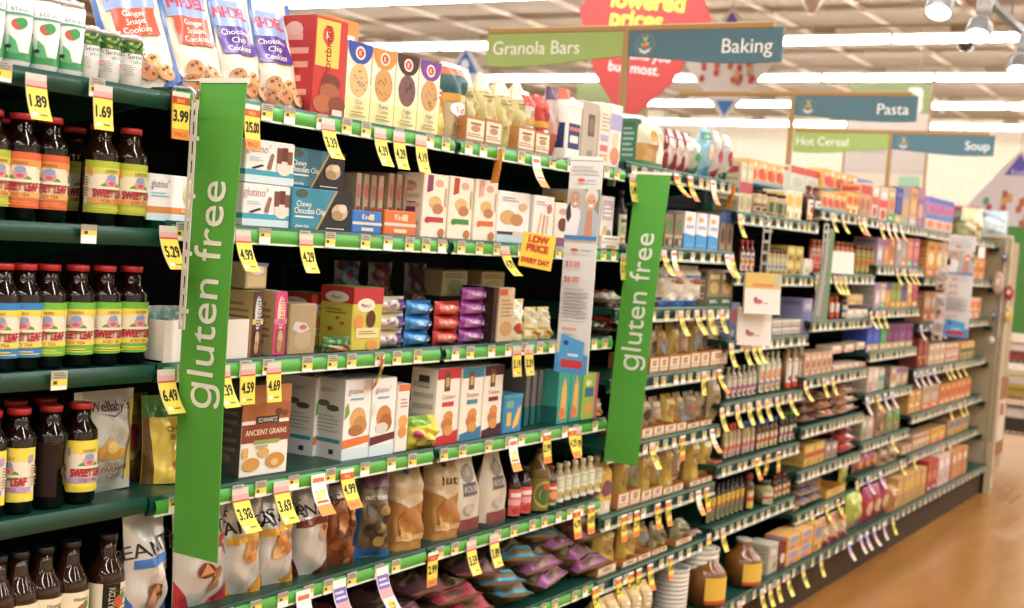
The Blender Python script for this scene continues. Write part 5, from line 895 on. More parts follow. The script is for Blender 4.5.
def hang(sec, sh, items, w=.038, h=.085):
    base = sh >= len(LIPS[sec])
    z = (.198 if base else top(sec, sh)); y = (YB if base else YF)-.0135
    cnt = {}
    for it in items: cnt[it[1]+it[2] if len(it) > 2 and it[2] else it[1]] = cnt.get(it[1]+it[2] if len(it) > 2 and it[2] else it[1], 0)+1
    seen = {}
    for it in items:
        px, st = it[0], it[1]; price = it[2] if len(it) > 2 else ''; bend = it[3] if len(it) > 3 else (.45, .55, .35)[int(px) % 3]; rz = it[4] if len(it) > 4 else 0
        k = st+price if price else st; i = seen.get(k, 0); seen[k] = i+1; n = cnt[k]
        shn = 'bottom' if base else SHN[sh]
        l = '%s%s%s hanging from %s shelf, %s' % (nth(i, n), TN[st], ' reading '+price if price else '', shn, BAYN[sec])
        o = link('price_tag', tagmesh(st, price or ('4.59', '2.99', '3.49')[int(px) % 3], w, h, bend)); o.location = (ax(px, z-.01, y), y, z-.008); o.rotation_euler = (0, 0, rz)
        tag(o, l, 'price tag', 'price tags, %s shelf, %s' % (shn, BAYN[sec]))
hang(0, 0, [(36, 'y', '1.89', .3), (103, 'y', '1.69', .12)], .04, .075)
hang(1, 0, [(181, 'o', '3.99', .06), (252, 'o', '2/5.00', .12), (328, 'y', '3.39', .45), (380, 'y', '4.39', .4), (399, 'y', '4.29', .28), (421, 'y', '4.19', .25)], .042, .085)
hang(2, 0, [(499, 'o', '4.99', -.1, 1.0), (536, 'w', '3.79', .5), (633, 'y', '5.49', .2)], .042, .085)
hang(1, 1, [(168, 'y', '5.29', .5), (243, 'y', '4.99', .45), (306, 'y', '4.29', .35)], .042, .08); hang(2, 1, [(505, 'y', '4.79', .7), (624, 'y', '5.19', .1)], .042, .08)
hang(1, 2, [(166, 'y', '6.49', .5), (222, 'y', '4.39', .5), (248, 'y', '4.59', .05), (274, 'y', '4.69', .1), (384, 'o', '3.99', -.3, .5)], .042, .08); hang(2, 2, [(517, 'y', '3.19', .1), (529, 'y', '3.29', .15)], .042, .08)
hang(1, 3, [(240, 'y', '3.98', .6), (281, 'y', '3.69', .5), (318, 'w', '2/7', .5), (347, 'o', '4.99', .45)], .046, .085); hang(2, 3, [(513, 'w', '2/5', .3), (547, 'o', '3.99', .12), (572, 'o', '4.29', .35), (578, 'y', '2.79', .1)], .042, .085)
hang(1, 4, [(303, 'w', '2/6', .55), (339, 'v', '3.79', .6), (382, 'v', '3.29', .55)], .046, .1); hang(2, 4, [(433, 'o', '2.99', .03), (471, 'y', '3.59', .35), (494, 'y', '3.89', .3), (577, 'o', '4.79', .15), (591, 'o', '4.89', .1)], .042, .085)
hang(3, 0, [(676, 'o', '', .8), (690, 'o'), (713, 'w'), (733, 'o', '', -.2, .9)]); hang(3, 1, [(664, 'y'), (674, 'w'), (727, 'w'), (732, 'y')]); hang(3, 2, [(681, 'y'), (697, 'y'), (710, 'y'), (722, 'y')])
hang(3, 3, [(704, 'y', '', .1), (719, 'o', '', .6)]); hang(3, 4, [(652, 'y', '', .45), (683, 'o', '', .05), (712, 'w', '', .55)]); hang(3, 5, [(624, 'o', '', .1), (637, 'o', '', .05), (658, 'o', '', .15), (668, 'o', '', .2), (698, 'w', '', .4), (707, 'o', '', .2)])
hang(3, 6, [(595, 'o', '', .3), (619, 'o', '', .2), (631, 'o', '', .05), (639, 'o', '', .1), (650, 'o', '', .25), (671, 'o', '', .1)])
hang(4, 0, [(740, 'y')]); hang(4, 2, [(731, 'y'), (746, 'y'), (753, 'y'), (759, 'y')]); hang(4, 3, [(722, 'y'), (737, 'y'), (749, 'y'), (758, 'y'), (767, 'y'), (777, 'y'), (790, 'y')]); hang(4, 4, [(757, 'o', '', .3), (768, 'o', '', -.1), (779, 'o', '', .05)])
hang(4, 5, [(709, 'y', '', .15), (723, 'y', '', .3)]); hang(4, 6, [(739, 'y'), (762, 'y', '', .3), (770, 'y', '', .3), (778, 'y', '', .3)])
hang(5, 0, [(833, 'y'), (843, 'y'), (859, 'o'), (864, 'w')]); hang(5, 1, [(817, 'y', '', .1), (835, 'y'), (840, 'y'), (845, 'y')]); hang(5, 3, [(805, 'y'), (824, 'y'), (833, 'y')]); hang(5, 6, [(812, 'y'), (826, 'o'), (838, 'o')])
hang(5, 7, [(788, 'y', '', .4), (803, 'y', '', .4), (821, 'y', '', .3), (849, 'v', '', .5)])
hang(6, 0, [(881, 'y'), (888, 'w'), (894, 'w'), (901, 'w')]); hang(6, 1, [(897, 'y'), (904, 'y'), (910, 'y'), (915, 'y')]); hang(6, 2, [(871, 'y'), (878, 'y'), (884, 'y')]); hang(6, 4, [(867, 'v'), (877, 'o'), (885, 'v'), (892, 'v')]); hang(6, 5, [(892, 'y')]); hang(6, 6, [(857, 'y'), (868, 'v'), (880, 'v')])
hang(6, 7, [(861, 'v'), (867, 'v'), (874, 'v'), (884, 'v'), (893, 'y')])
hang(7, 2, [(921, 'v'), (931, 'v'), (940, 'v')]); hang(7, 3, [(915, 'v'), (921, 'v'), (927, 'v'), (934, 'v')]); hang(8, 3, [(946, 'y'), (951, 'y'), (957, 'y'), (963, 'y')]); hang(8, 4, [(950, 'y'), (960, 'y'), (965, 'y')]); hang(7, 5, [(901, 'y'), (914, 'y')]); hang(8, 5, [(942, 'y'), (949, 'y')])

# --- the two gluten free banners: ribbons standing out from the shelf on wire arms
def banner(X, yl, zt, desc, rz=0, rx=0):
    w, h = .112, .876
    root = link('aisle_banner', None); root.location = (X, yl-w/2, zt); root.rotation_euler = (rx, 0, -PI/2+rz)
    mb = flat_sheet(w, h, [], '#4da52b', 0, .002, 1.2, 'p')
    f = lambda u, v, o: ((u-.5)*w, -.002-.012*math.sin(PI*(1-v))-o, -h*(1-v))
    mb.art(f, [('t', '\u0261luten free', .46, .555, .0775, '#e4e8d4', .9, 90, .012)], w, h, 'p', 0, .001)
    link('ribbon', mb.mesh('ribbon'), root)
    mb = MB(); m = M('#c9d6c0', 'm'); mb.box(-w/2-.002, -.004, -.006, w/2+.002, .004, .003, M('#e3eadb', 'g'))
    mb.tube([(-w/2-.075, .0, -.02), (-w/2-.05, 0, -.002), (w/2, 0, -.001)], .0024, m, 6); mb.box(-w/2-.095, -.004, -.045, -w/2-.072, .004, .0, M('#8fb49a', 'g'))
    link('wire_arm', mb.mesh('wire_arm'), root)
    return tag(root, desc, 'banner', 'gluten free banners')
banner(1.745, 1.752, 1.715, 'tall green gluten free banner on the left, beside the tea bottles'); banner(3.572, 1.752, 1.692, 'tall green gluten free banner further along, right of the coupon sign', 0, -.085)

# --- coupon signs: white cards with a picture of two grey haired people
def coupon(X, Y, zt, desc, w=.098, h=.57, arm=.06):
    root = link('coupon_sign', None); root.location = (X, Y, zt); root.rotation_euler = (0, 0, -PI/2)
    ops = [('r', 0, 0, 1, 1, '#d8d6d4'), ('r', 0, .64, 1, .86, '#b9b2aa'), ('p', [(.5, .86), (1, .86), (1, .72), (.7, .8)], '#8a9a78'),
           ('p', [(0, .64), (.5, .64), (.42, .76), (.18, .79), (0, .76)], '#e8e8ea'), ('p', [(0, .76), (.1, .8), (.16, .73), (.08, .7), (0, .72)], '#3c3838'), ('e', .24, .815, .14, .034, '#a0958c'), ('e', .25, .803, .12, .034, '#d29a80'), ('e', .2, .808, .014, .004, '#4a3830'), ('e', .3, .808, .014, .004, '#4a3830'), ('e', .26, .789, .05, .006, '#f0e4dc'),
           ('p', [(.38, .64), (1, .64), (1, .74), (.84, .775), (.62, .775), (.44, .72)], '#a9b6be'), ('p', [(.58, .64), (.84, .64), (.8, .76), (.64, .76)], '#c98a6e'), ('e', .76, .825, .19, .042, '#d6d2cc'), ('e', .75, .798, .15, .04, '#d8a084'), ('e', .69, .806, .016, .004, '#4a3830'), ('e', .82, .806, .016, .004, '#4a3830'), ('e', .75, .784, .07, .008, '#f4ece6'), ('e', .75, .797, .02, .007, '#c98a70'),
           ('r', 0, .625, 1, .642, '#3a84c4'), ('l', .1, .93, .9, .97, 2, '#b8b4b8'), ('e', .4, .9, .12, .008, '#d8543c'), ('l', .55, .892, .9, .908, 1, '#a8b4c8'), ('e', .36, .575, .12, .008, '#d8543c'), ('l', .55, .567, .95, .583, 1, '#9ab4d0'),
           ('t', '$3.00', .34, .51, .026, '#d8442c', .5), ('t', '$6.00', .34, .44, .026, '#d8442c', .5), ('l', .12, .26, .88, .4, 9, '#b4b0b4'), ('r', .15, .2, .6, .212, '#e0a094'), ('r', 0, 0, 1, .09, '#4a90d0'), ('p', [(.12, .05), (.85, .03), (.88, .15), (.16, .18)], '#4aa4dc'), ('r', .2, .025, .85, .062, '#c8323a'), ('e', .32, .14, .08, .012, '#2c4a9a'), ('l', .4, .07, .8, .1, 1, '#cfe4f4')]
    mb = flat_sheet(w, h, ops, '#d8d6d4', 0, .003, .2); link('printed_card', mb.mesh('printed_card'), root)
    mb = MB(); mb.box(-w/2, -.004, -.004, w/2, .004, .006, M('#e6e4de', 'g')); mb.tube([(-w/2-arm, 0, -.01), (-w/2-.01, 0, .002), (w/2, 0, .002)], .002, M('#c9c9c4', 'm')); link('wire_arm', mb.mesh('wire_arm'), root)
    return tag(root, desc, 'sign', 'coupon signs with two people')
coupon(3.05, 1.645, 1.69, 'white coupon card picturing two grey haired people, nearer one'); coupon(7.62, 1.67, 1.655, 'white coupon card picturing two grey haired people, far one', .15, .57, .04)
# --- low price card
root = link('low_price_card', None); root.location = (2.87, 1.668, 1.482); root.rotation_euler = (0, .1, -PI/2+.1)
mb = flat_sheet(.092, .088, [('r', 0, 0, 1, 1, '#f2d42c'), ('t', 'LOW', .5, .84, .2, '#d8452c', .85, 0, .05), ('t', 'PRICE', .5, .58, .2, '#d8452c', .9, 0, .05), ('t', 'EVERY DAY', .5, .2, .15, '#d8452c', .85, 0, .04)], '#f2d42c', 0, .0012)
link('printed_card', mb.mesh('printed_card'), root); mb = MB(); mb.box(-.075, -.003, -.02, -.044, .003, -.004, M('#d8d4c8', 'g')); link('clip', mb.mesh('clip'), root)
tag(root, 'yellow LOW PRICE EVERY DAY card hanging by the coupon sign', 'sign')

# --- clip strips
def clip_strip(X, Y, zt, h, desc, w=.02, rz=-PI/2, c='#cfcabd', hook=True):
    root = link('clip_strip', None); root.location = (X, Y, zt); root.rotation_euler = (0, 0, rz)
    mb = MB(); m = M(c, 'g'); 
    mb.box(-w/2, -.001, -h, -w/2+.005, .001, 0, m); mb.box(w/2-.005, -.001, -h, w/2, .001, 0, m)
    n = int(h/.034)
    for i in range(n+1):
        z = -h+i*h/n; mb.box(-w/2+.005, -.001, max(-h, z-.006), w/2-.005, .001, min(0, z+.006), m)
        if i % 3 == 1: mb.box(w/2, -.002, z-.004, w/2+.005, .002, z+.003, m)
    link('strip', mb.mesh('strip'), root)
    mb = MB(); mb.tube([(0, 0, -.005), (0, 0, .012), (-.012, 0, .02), (-.05, 0, .022), (-.062, 0, .012)], .0022, M('#d4d2c8', 'm')); link('hook', mb.mesh('hook'), root)
    return tag(root, desc, 'clip strip')
clip_strip(1.685, 1.705, 1.672, .41, 'white notched clip strip hanging beside the first banner', .015); clip_strip(4.62, 1.715, 1.60, .2, 'white notched clip strip above the recipe pads', .03)
clip_strip(5.31, 1.715, 1.62, .28, 'white clip strip holding the grey plastic sleeve', .02); clip_strip(7.33, 1.70, 1.62, .14, 'pale clip strip near the far coupon sign', .02)
mb = MB(); mb.prism([(-.012, 0), (-.05, -.38), (.008, -.4), (.012, 0)], -.003, .003, M('#858b80', 'g')); mb.prism([(.008, 0), (.006, -.398), (.016, -.4), (.018, 0)], -.0045, .0045, M('#6f9a5c', 'g'))
mb.prism([(-.004, -.04), (-.036, -.36), (-.016, -.37), (.0, -.04)], -.0045, .0045, M('#a2a89c', 'g'))
o = tag(link('plastic_sleeve', mb.mesh('plastic_sleeve')), 'grey tapering plastic sleeve with green edge on clip strip', 'sleeve'); o.location = (5.32, 1.70, 1.6); o.rotation_euler = (0, 0, -.9)
for i, (dz) in enumerate((0, .14, .28)):
    bag('toy_pack', .07, .12, .03, '#a89a90', deco(5, '#8a7a74', '#c8b8ac', '#6a5c58'), 'pillow', 'g', 400+i).put('greyish toy pack on the far pale clip strip, %s' % ('topmost', 'middle', 'lowest')[i], (7.32, 1.685, 1.47-.12-dz), -.7, 'toy packs on far clip strip')
def pad(w, h, head): return flat_sheet(w, h, ([('r', 0, .62, 1, 1, '#d8b45c'), ('e', .55, .82, .28, .1, '#a8b058'), ('r', .2, .66, .8, .74, '#d0884c'), ('e', .9, .84, .08, .12, '#a8b8b0')] if head else [])+[('e', .38, .3, .12, .06, '#b8686c'), ('e', .3, .36, .05, .05, '#8a5a5c'), ('l', .5, .24, .7, .3, 1, '#c89a9c')], '#e4dcd0', .06, .01)
o = tag(link('recipe_pad', pad(.155, .15, True).mesh('recipe_pad')), 'white paper pad with yellow header hanging on clip strip', 'pad'); o.location = (4.55, 1.69, 1.405); o.rotation_euler = (0, 0, -.62)
o = tag(link('recipe_pad', pad(.15, .14, False).mesh('recipe_pad')), 'white paper pad below the yellow headed one', 'pad'); o.location = (4.585, 1.725, 1.275); o.rotation_euler = (0, 0, -.62)
o = tag(link('blank_card', flat_sheet(.17, .095, [], '#e8e2d8', .05, .003).mesh('blank_card')), 'blank white card in front of the orange jars', 'card'); o.location = (5.62, 1.735, 1.51); o.rotation_euler = (0, 0, -.35)
o = tag(link('blank_card', flat_sheet(.05, .07, [('r', .85, 0, 1, 1, '#d8645c')], '#f2eeea', .05, .003).mesh('blank_card')), 'small white upright card by the end panel top', 'card'); o.location = (8.5, 1.74, 1.62); o.rotation_euler = (0, 0, -.8)

# ================================================================== far end of the gondola
root = link('gondola_end', None); root.location = (9.0, 0, 0)
PT = '#b5a27c'
mb = MB(); mb.box(.012, 1.70, .13, .04, 2.96, 1.70, M(PT, 's')); link('panel', mb.mesh('panel'), root)
mb = MB(); mb.box(0, 1.655, 0, .045, 1.70, 1.70, M('#c4b28c', 's')); mb.box(-.002, 1.675, .35, .001, 1.683, 1.6, M('#8a7858', 's')); link('upright_post', mb.mesh('upright_post'), root)
mb = MB(); mb.box(-.004, 1.66, 1.695, .05, 2.96, 1.715, M('#e2d8c0', 's')); link('top_rail', mb.mesh('top_rail'), root)
mb = MB(); mb.box(.0, 1.70, 0, .04, 2.96, .13, M('#14120f', 'k'))
for i in range(3): mb.box(-.012, 1.71+i*.02, .02+i*.03, 0, 1.74+i*.02, .05+i*.03, M('#1a1815', 'k'))
link('kick_plate', mb.mesh('kick_plate'), root)
tag(root, 'tan end panel with a pale post closing the far end of the shelving', 'end panel')
for i, zz in enumerate((1.62, 1.35, 1.10, .86, .60, .38)):
    mb = MB(); mb.box(-.03, 0, -.02, 0, .05, .012, M(DKG, 's')); mb.box(-.036, .012, -.008, -.03, .036, .004, M('#0c1a16', 'k'))
    o = tag(link('shelf_bracket', mb.mesh('shelf_bracket')), 'dark shelf end bracket by the tan panel, %s from the top' % ORD[i].replace('leftmost', 'first'), 'bracket', 'shelf end brackets'); o.location = (9.0, 1.73, zz)
clip_strip(8.98, 1.685, 1.66, .62, 'long clip strip of hanging toys on the tan end panel', .012, -PI/2, '#d8d0c0')
def blob(name, rx, ry, rz, c, ops=()):
    mb = MB(); f = lambda u, v, o=0: ((rx+o)*math.cos(2*PI*u)*math.sin(PI*v), (ry+o)*math.sin(2*PI*u)*math.sin(PI*v), -(rz+o)*math.cos(PI*v)); mb.patch(f, 16, 10, M(c, 'g'), True)
    for (a, b, sx, sz, cc) in ops: mb.add([(a*rx+sx*rx*math.cos(q*PI/5), -ry*1.02-.002, b*rz+sz*rz*math.sin(q*PI/5)) for q in range(10)], [tuple(range(10))], M(cc, 'g'))
    return mb.mesh(name)
for nm, px, py, s, c, d in (('hanging_toy', 1005, 257, (.022, .015, .03), '#6a707a', 'grey and white toy topmost on the end panel strip'), ('hanging_toy', 998, 283, (.035, .012, .075), '#c8a894', 'pale pink toy pack on the end panel strip'),
                            ('hanging_toy', 1009, 293, (.03, .015, .05), '#a8343c', 'red oval toy on the end panel strip'), ('hanging_toy', 1008, 315, (.028, .015, .055), '#d0b040', 'yellow oval toy on the end panel strip'), ('hanging_toy', 994, 315, (.015, .012, .04), '#4a6488', 'small blue toy on the end panel strip'), ('hanging_toy', 991, 340, (.022, .014, .025), '#c8ccd0', 'white rounded toy lowest on the end panel strip')):
    Y, Z = onX(px, py, 8.95); o = tag(link(nm, blob(nm, *s, c, [(0, .1, .4, .3, '#e8e0d4')])), d, 'toy', 'toys on the end panel strip'); o.location = (8.95, Y, Z); o.rotation_euler = (0, 0, -PI/2)
# goods on top at the far end
z = top(8, 0)
bag('gift_bag', .2, .2, .1, '#e0d4a0', deco(5, '#efe4b8', '#d8b878', '#e8c89a'), 'pillow', 'g', 410, .012).put('pale yellow crinkled bag at the far end of the top shelf', (8.72, YF+.06, z), -.5)
jar('olive_jar', .045, .1, '#8a8450', '#6a6438', '#9a945c', deco(2, '#a8a060', '#7a7444', '#b8b078')).put('olive green jar beside the pale yellow bag', (8.3, YF+.08, z))
root = link('end_cap_cabinet', None); root.location = (9.06, 0, 0)
mb = MB(); mb.box(0, 1.72, .1, .55, 2.9, 1.68, M('#a08a66', 's')); mb.box(.03, 1.76, 0, .52, 2.86, .1, M('#181512', 'k')); link('cabinet_body', mb.mesh('cabinet_body'), root)
mb = MB(); mb.box(.08, 1.70, .22, .5, 1.72, .75, M('#8a5a2c', 'p')); mb.box(.2, 1.69, .32, .42, 1.702, .6, M('#c8bca8', 'p')); mb.box(.25, 1.685, .5, .33, 1.692, .58, M('#a8343c', 'p')); link('side_picture', mb.mesh('side_picture'), root)
tag(root, 'brown end cap cabinet behind the tan end panel', 'cabinet')
bag('window_light_bag', .24, .17, .12, '#c8e0ee', [('r', .2, .2, .8, .7, '#dcecf6')], 'pillow', 'g', 411, .014).put('pale blue bag shape standing in for window light on the end cap', (9.3, 1.86, 1.72), -1.2)  # bag shape added for the bright window light, put into its pale blue colour
carton('box', .3, .12, .2, '#b8b4c0', deco(4, '#9a98b0', '#c8c4d0', '#8a88a0')).put('grey lilac box on top of the end cap', (9.3, 2.1, 1.685), -1.3)
mb = MB(); mb.box(-.12, -.06, 0, .12, .06, .075, M('#8a8078', 'g'), .02); mb.box(-.14, -.07, .02, -.12, .07, .09, M('#1c1a1a', 'g'), .008); mb.box(.12, -.07, .0, .14, .07, .07, M('#1c1a1a', 'g'), .008); mb.box(-.12, -.06, .07, .12, .06, .1, M('#c8606a', 'g'), .012)
o = tag(link('case', mb.mesh('case')), 'pink and grey case with black ends atop the lilac box', 'case'); o.location = (9.3, 2.06, 1.806); o.rotation_euler = (0, 0, -1.3)
# free standing wire rack past the end
root = link('display_rack', None); root.location = (10.9, 1.87, 0)
mb = MB(); bm_ = M('#1c1a18', 'g')
for x in (-.15, .15):
    for y in (-.22, .16): mb.tube([(x, y, 0), (x, y, 1.0)], .012, bm_)
link('rack_frame', mb.mesh('rack_frame'), root)
for zz in (.22, .5, .78):
    mb = MB()
    for i in range(9): mb.tube([(-.16, -.24+i*.05, zz), (.16, -.24+i*.05, zz)], .005, bm_)
    for x in (-.16, .16): mb.tube([(x, -.24, zz), (x, .18, zz)], .007, bm_); mb.tube([(x, -.24, zz+.07), (x, .18, zz+.07)], .005, bm_)
    link('wire_shelf', mb.mesh('wire_shelf'), root)
mb = MB(); mb.box(-.012, -.24, 1.0, .012, .18, 1.84, M('#4f8f3c', 'p')); link('header_sign', mb.mesh('header_sign'), root)
tag(root, 'black wire display rack with a green header at right edge', 'rack')
for i, (c, zz, hh, d) in enumerate((('#a8504a', .788, .14, 'red box on the upper shelf of the wire rack'), ('#c8a83c', .508, .17, 'yellow box on the middle shelf of the wire rack'), ('#4a4038', .228, .2, 'dark box on the low shelf of the wire rack'))):
    carton('box', .2, hh, .14, c, deco(4, '#d8d0c0', c, c)).put(d, (10.82, 1.86, zz), -PI/2)

# ================================================================== hanging signs
def wave(x0, x1, zt, za, zb, n=16, flip=False):
    pts = [(x0, zt), (x1, zt)]
    for i in range(n+1):
        t = i/n; x = x1+(x0-x1)*t; s = .5-.5*math.cos(PI*t)
        pts.append((x, zb+(za-zb)*s - .012*math.sin(PI*t)*(1 if not flip else 1)))
    return pts[::-1]
def emblem(mb, cx, cz, r, y):
    f = lambda u, v, o: (cx+(u-.5)*2*r, y-o, cz+(v-.5)*2*r)
    mb.art(f, [('e', .5, .5, .5, .5, '#8a7c80'), ('e', .5, .5, .46, .46, '#4f7a80'), ('p', [(.2, .4), (.28, .22), (.5, .12), (.72, .22), (.8, .4), (.72, .36), (.5, .26), (.28, .36)], '#c8d8d4'), ('p', [(.35, .9), (.5, .6), (.65, .9), (.5, .8)], '#c0bc6c'), ('e', .5, .48, .14, .12, '#c8604c'), ('e', .38, .52, .08, .07, '#a8a85c'), ('e', .6, .55, .1, .08, '#c8a84c')], 2*r, 2*r, 'p', 0, .002)
def aisle_sign(X, left, right, desc, zt=2.302):
    root = link('aisle_sign', None); root.location = (X, YC, 0); root.rotation_euler = (0, 0, -PI/2)
    GR, BL = '#9bb55c', '#4f7682'
    if left:
        mb = MB(); mb.prism(wave(-.64, -.01, zt, zt-.135, zt-.1), -.008, .008, M(GR, 'p'))
        f = lambda u, v, o: (-.64+u*.63, -.008-o, zt-.135+v*.135)
        mb.art(f, [('t', left, .0+.5*min(1, len(left)*.062), .55, .42, '#f0f0e2', min(1, len(left)*.062), 0, .012)], .63, .135, 'p', 0, .002); link('green_board', mb.mesh('green_board'), root)
    mb = MB(); mb.prism(wave(.01, .635, zt, zt-.1, zt-.125), -.008, .008, M(BL, 'p'))
    f = lambda u, v, o: (.01+u*.625, -.008-o, zt-.135+v*.135)
    mb.art(f, [('t', right, .96-.5*min(1, len(right)*.058), .52, .42, '#f0f0ea', min(1, len(right)*.058), 0, .012)], .625, .135, 'p', 0, .002); emblem(mb, .085, zt-.06, .045, -.009)
    link('blue_board', mb.mesh('blue_board'), root)
    mb = MB(); mb.box(-.64, -.012, zt-.004, .6, .012, zt+.02, M('#a88246', 'p'), .003); link('top_bar', mb.mesh('top_bar'), root)
    mb = MB(); mb.box(-.012, -.012, 1.75, .012, .012, zt, M('#a88248', 'p'), .003); link('post', mb.mesh('post'), root)
    return tag(root, desc, 'sign', 'aisle category signs on posts')
aisle_sign(4.57, 'Granola Bars', 'Baking', 'nearest category sign reading Granola Bars and Baking on a brown post'); aisle_sign(6.5, None, 'Pasta', 'category sign with one blue board reading Pasta'); aisle_sign(8.36, 'Hot Cereal', 'Soup', 'far category sign reading Hot Cereal and Soup')
CEIL = 3.80
# red diamond
def hung_card(name, X, pts, y0, z0, tilt, desc, base, paint, cords, thick=.012, rz=0):
    root = link(name, None); root.location = (X, y0, z0); root.rotation_euler = (0, tilt, -PI/2+rz)
    root.rotation_euler = (0, 0, -PI/2+rz)
    rot = lambda p: (p[0]*math.cos(tilt)-p[1]*math.sin(tilt), p[0]*math.sin(tilt)+p[1]*math.cos(tilt))
    mb = MB(); mb.prism([rot(p) for p in pts], -thick/2, thick/2, M(base, 'p')); paint(mb, rot, -thick/2); link('board', mb.mesh('board'), root)
    mb = MB()
    for p in cords:
        q = rot(p); mb.tube([(q[0], 0, q[1]), (q[0], 0, CEIL-z0)], .004, M('#b8b4a8', 'g'))
    link('cord', mb.mesh('cord'), root); return tag(root, desc, 'sign')
def red_paint(mb, rot, y):
    W = 1.0
    f = lambda u, v, o: (lambda p: (p[0], y-o, p[1]))(rot(((u-.5)*W, (v-.5)*W)))
    mb.art(f, [('t', 'We\u2019ve', .52, .71, .08, '#f0e8e0', .5), ('t', 'lowered', .52, .585, .115, '#d8c83c', .62, 0, .022), ('t', 'prices', .46, .465, .115, '#d8c83c', .5, 0, .022), ('t', 'on items you', .52, .24, .062, '#f0e0da', .5), ('t', 'buy most.', .5, .155, .068, '#f0e0da', .42)], W, W, 'p', 0, .002)
def rdia(w, h, k=.06, n=4):
    c = [(w, 0), (0, h), (-w, 0), (0, -h)]; out = []
    for i in range(4):
        p, a, b = Vector(c[i]), Vector(c[i-1]), Vector(c[(i+1) % 4])
        s, e = p+(a-p)*k, p+(b-p)*k
        for j in range(n+1):
            t = j/n; q = s*(1-t)**2+p*(2*t*(1-t))+e*t*t; out.append((q.x, q.y))
    return out[::-1] 
hung_card('price_drop_sign', 7.5, [(0, .62), (-.25, .33), (-.38, .13), (-.47, 0), (-.385, -.2), (-.27, -.42), (-.06, -.64), (.06, -.64), (.27, -.42), (.385, -.2), (.47, 0), (.38, .13), (.25, .33)], 3.72, 2.94, -.1, 'large red diamond sign about lowered prices hanging from ceiling', '#b23a36', red_paint, [(0, .6)])
def dia_paint(mb, rot, y):
    f = lambda u, v, o: (lambda p: (p[0], y-o, p[1]))(rot(((u-.5)*.8, (v-.5)*.9)))
    ops = [('p', [(.5, .97), (.36, .78), (.64, .78)], '#6a5ec0'), ('t', 'fresh', .5, .81, .05, '#d8d4ee', .2), ('p', [(.5, .03), (.4, .17), (.6, .17)], '#3a80c8')]
    r = random.Random(5)
    for i in range(26): ops.append(('e' if i % 2 else 'r',)+((r.uniform(.2, .8), r.uniform(.32, .6), .03, .035) if i % 2 else (lambda a, b: (a, b, a+.05, b+.07))(r.uniform(.2, .75), r.uniform(.32, .58)))+(r.choice(['#c86a3c', '#c8443c', '#6aa86c', '#d8a060', '#b85a5c', '#e0b090']),))
    mb.art(f, ops, .8, .9, 'p', 0, .002)
pts = rdia(.38, .46, .04)
hung_card('promotion_sign', 10, pts, 4.16, 3.0, 0, 'white diamond sign with purple top and blue tip behind Baking', '#dcd8d4', dia_paint, [(0, .42)])
def blue_paint(mb, rot, y):
    f = lambda u, v, o: (lambda p: (p[0], y-o, p[1]))(rot(((u-.5)*.8, (v-.5)*.9))); mb.art(f, [('p', [(.5, .97), (.34, .76), (.66, .76)], '#3a74c8'), ('e', .5, .84, .05, .05, '#e8ecf4')], .8, .9, 'p', 0, .002)
hung_card('promotion_sign', 9, pts, 6.06, 2.55, 0, 'white diamond sign with blue top above the olive grain bags', '#d8d6dc', blue_paint, [(0, .42)])
hung_card('promotion_sign', 11, pts, 2.02, 2.0, 0, 'white diamond sign with coloured pictures at right frame edge', '#dcd6d8', dia_paint, [(0, .42)])
# aisle number sign
def number_sign(X, y0, y1, zt, zb, zs, num, desc, lines_):
    w = y0-y1; root = link('aisle_number_sign', None); root.location = (X, (y0+y1)/2, 0); root.rotation_euler = (0, 0, -PI/2)
    mb = MB(); mb.box(-w/2, -.012, zs, w/2, .012, zt, M('#8fa06c', 'p'), .004)
    f = lambda u, v, o: ((u-.5)*w, -.012-o, zs+v*(zt-zs))
    if num: mb.art(f, [('t', num, .82, .42, .82, '#e4e6da', .3, 0, .03)], w, zt-zs, 'p', 0, .002)
    link('green_top', mb.mesh('green_top'), root)
    mb = MB(); mb.box(-w/2, -.01, zb, w/2, .01, zs, M('#d2ccc6', 'p'))
    f = lambda u, v, o: ((u-.5)*w, -.01-o, zb+v*(zs-zb))
    mb.art(f, [('t', s, .34, y, .09, '#a8a29c', .6) for s, y in lines_]+[('r', .02, .3, .98, .305, '#c0b8b0'), ('r', 0, 0, 1, .27, '#e8dfc8')]+([('r', .7, .1, .96, .25, '#9fd8b8')] if num else []), w, zs-zb, 'p', 0, .002); link('white_board', mb.mesh('white_board'), root)
    for x in (w/2, -w/2-.02): mb = MB(); mb.box(x, -.014, zb-.05, x+.022, .014, zt-.12, M('#a88a58', 'p')); link('side_frame', mb.mesh('side_frame'), root)
    mb = MB()
    for x in (-w*.35, w*.35): mb.tube([(x, 0, zt), (x, 0, CEIL)], .005, M('#a8a49a', 'g'))
    link('cord', mb.mesh('cord'), root); return tag(root, desc, 'sign')
number_sign(13, 4.07, 3.27, 3.27, 2.14, 2.96, '3', 'aisle sign with green top and a white figure 3', [('chips', .75), ('snacks', .56), ('water', .15)])
number_sign(12, 6.65, 5.85, 3.11, 2.0, 2.55, None, 'pale green aisle sign partly hidden behind Granola Bars', [('cookies', .7)])

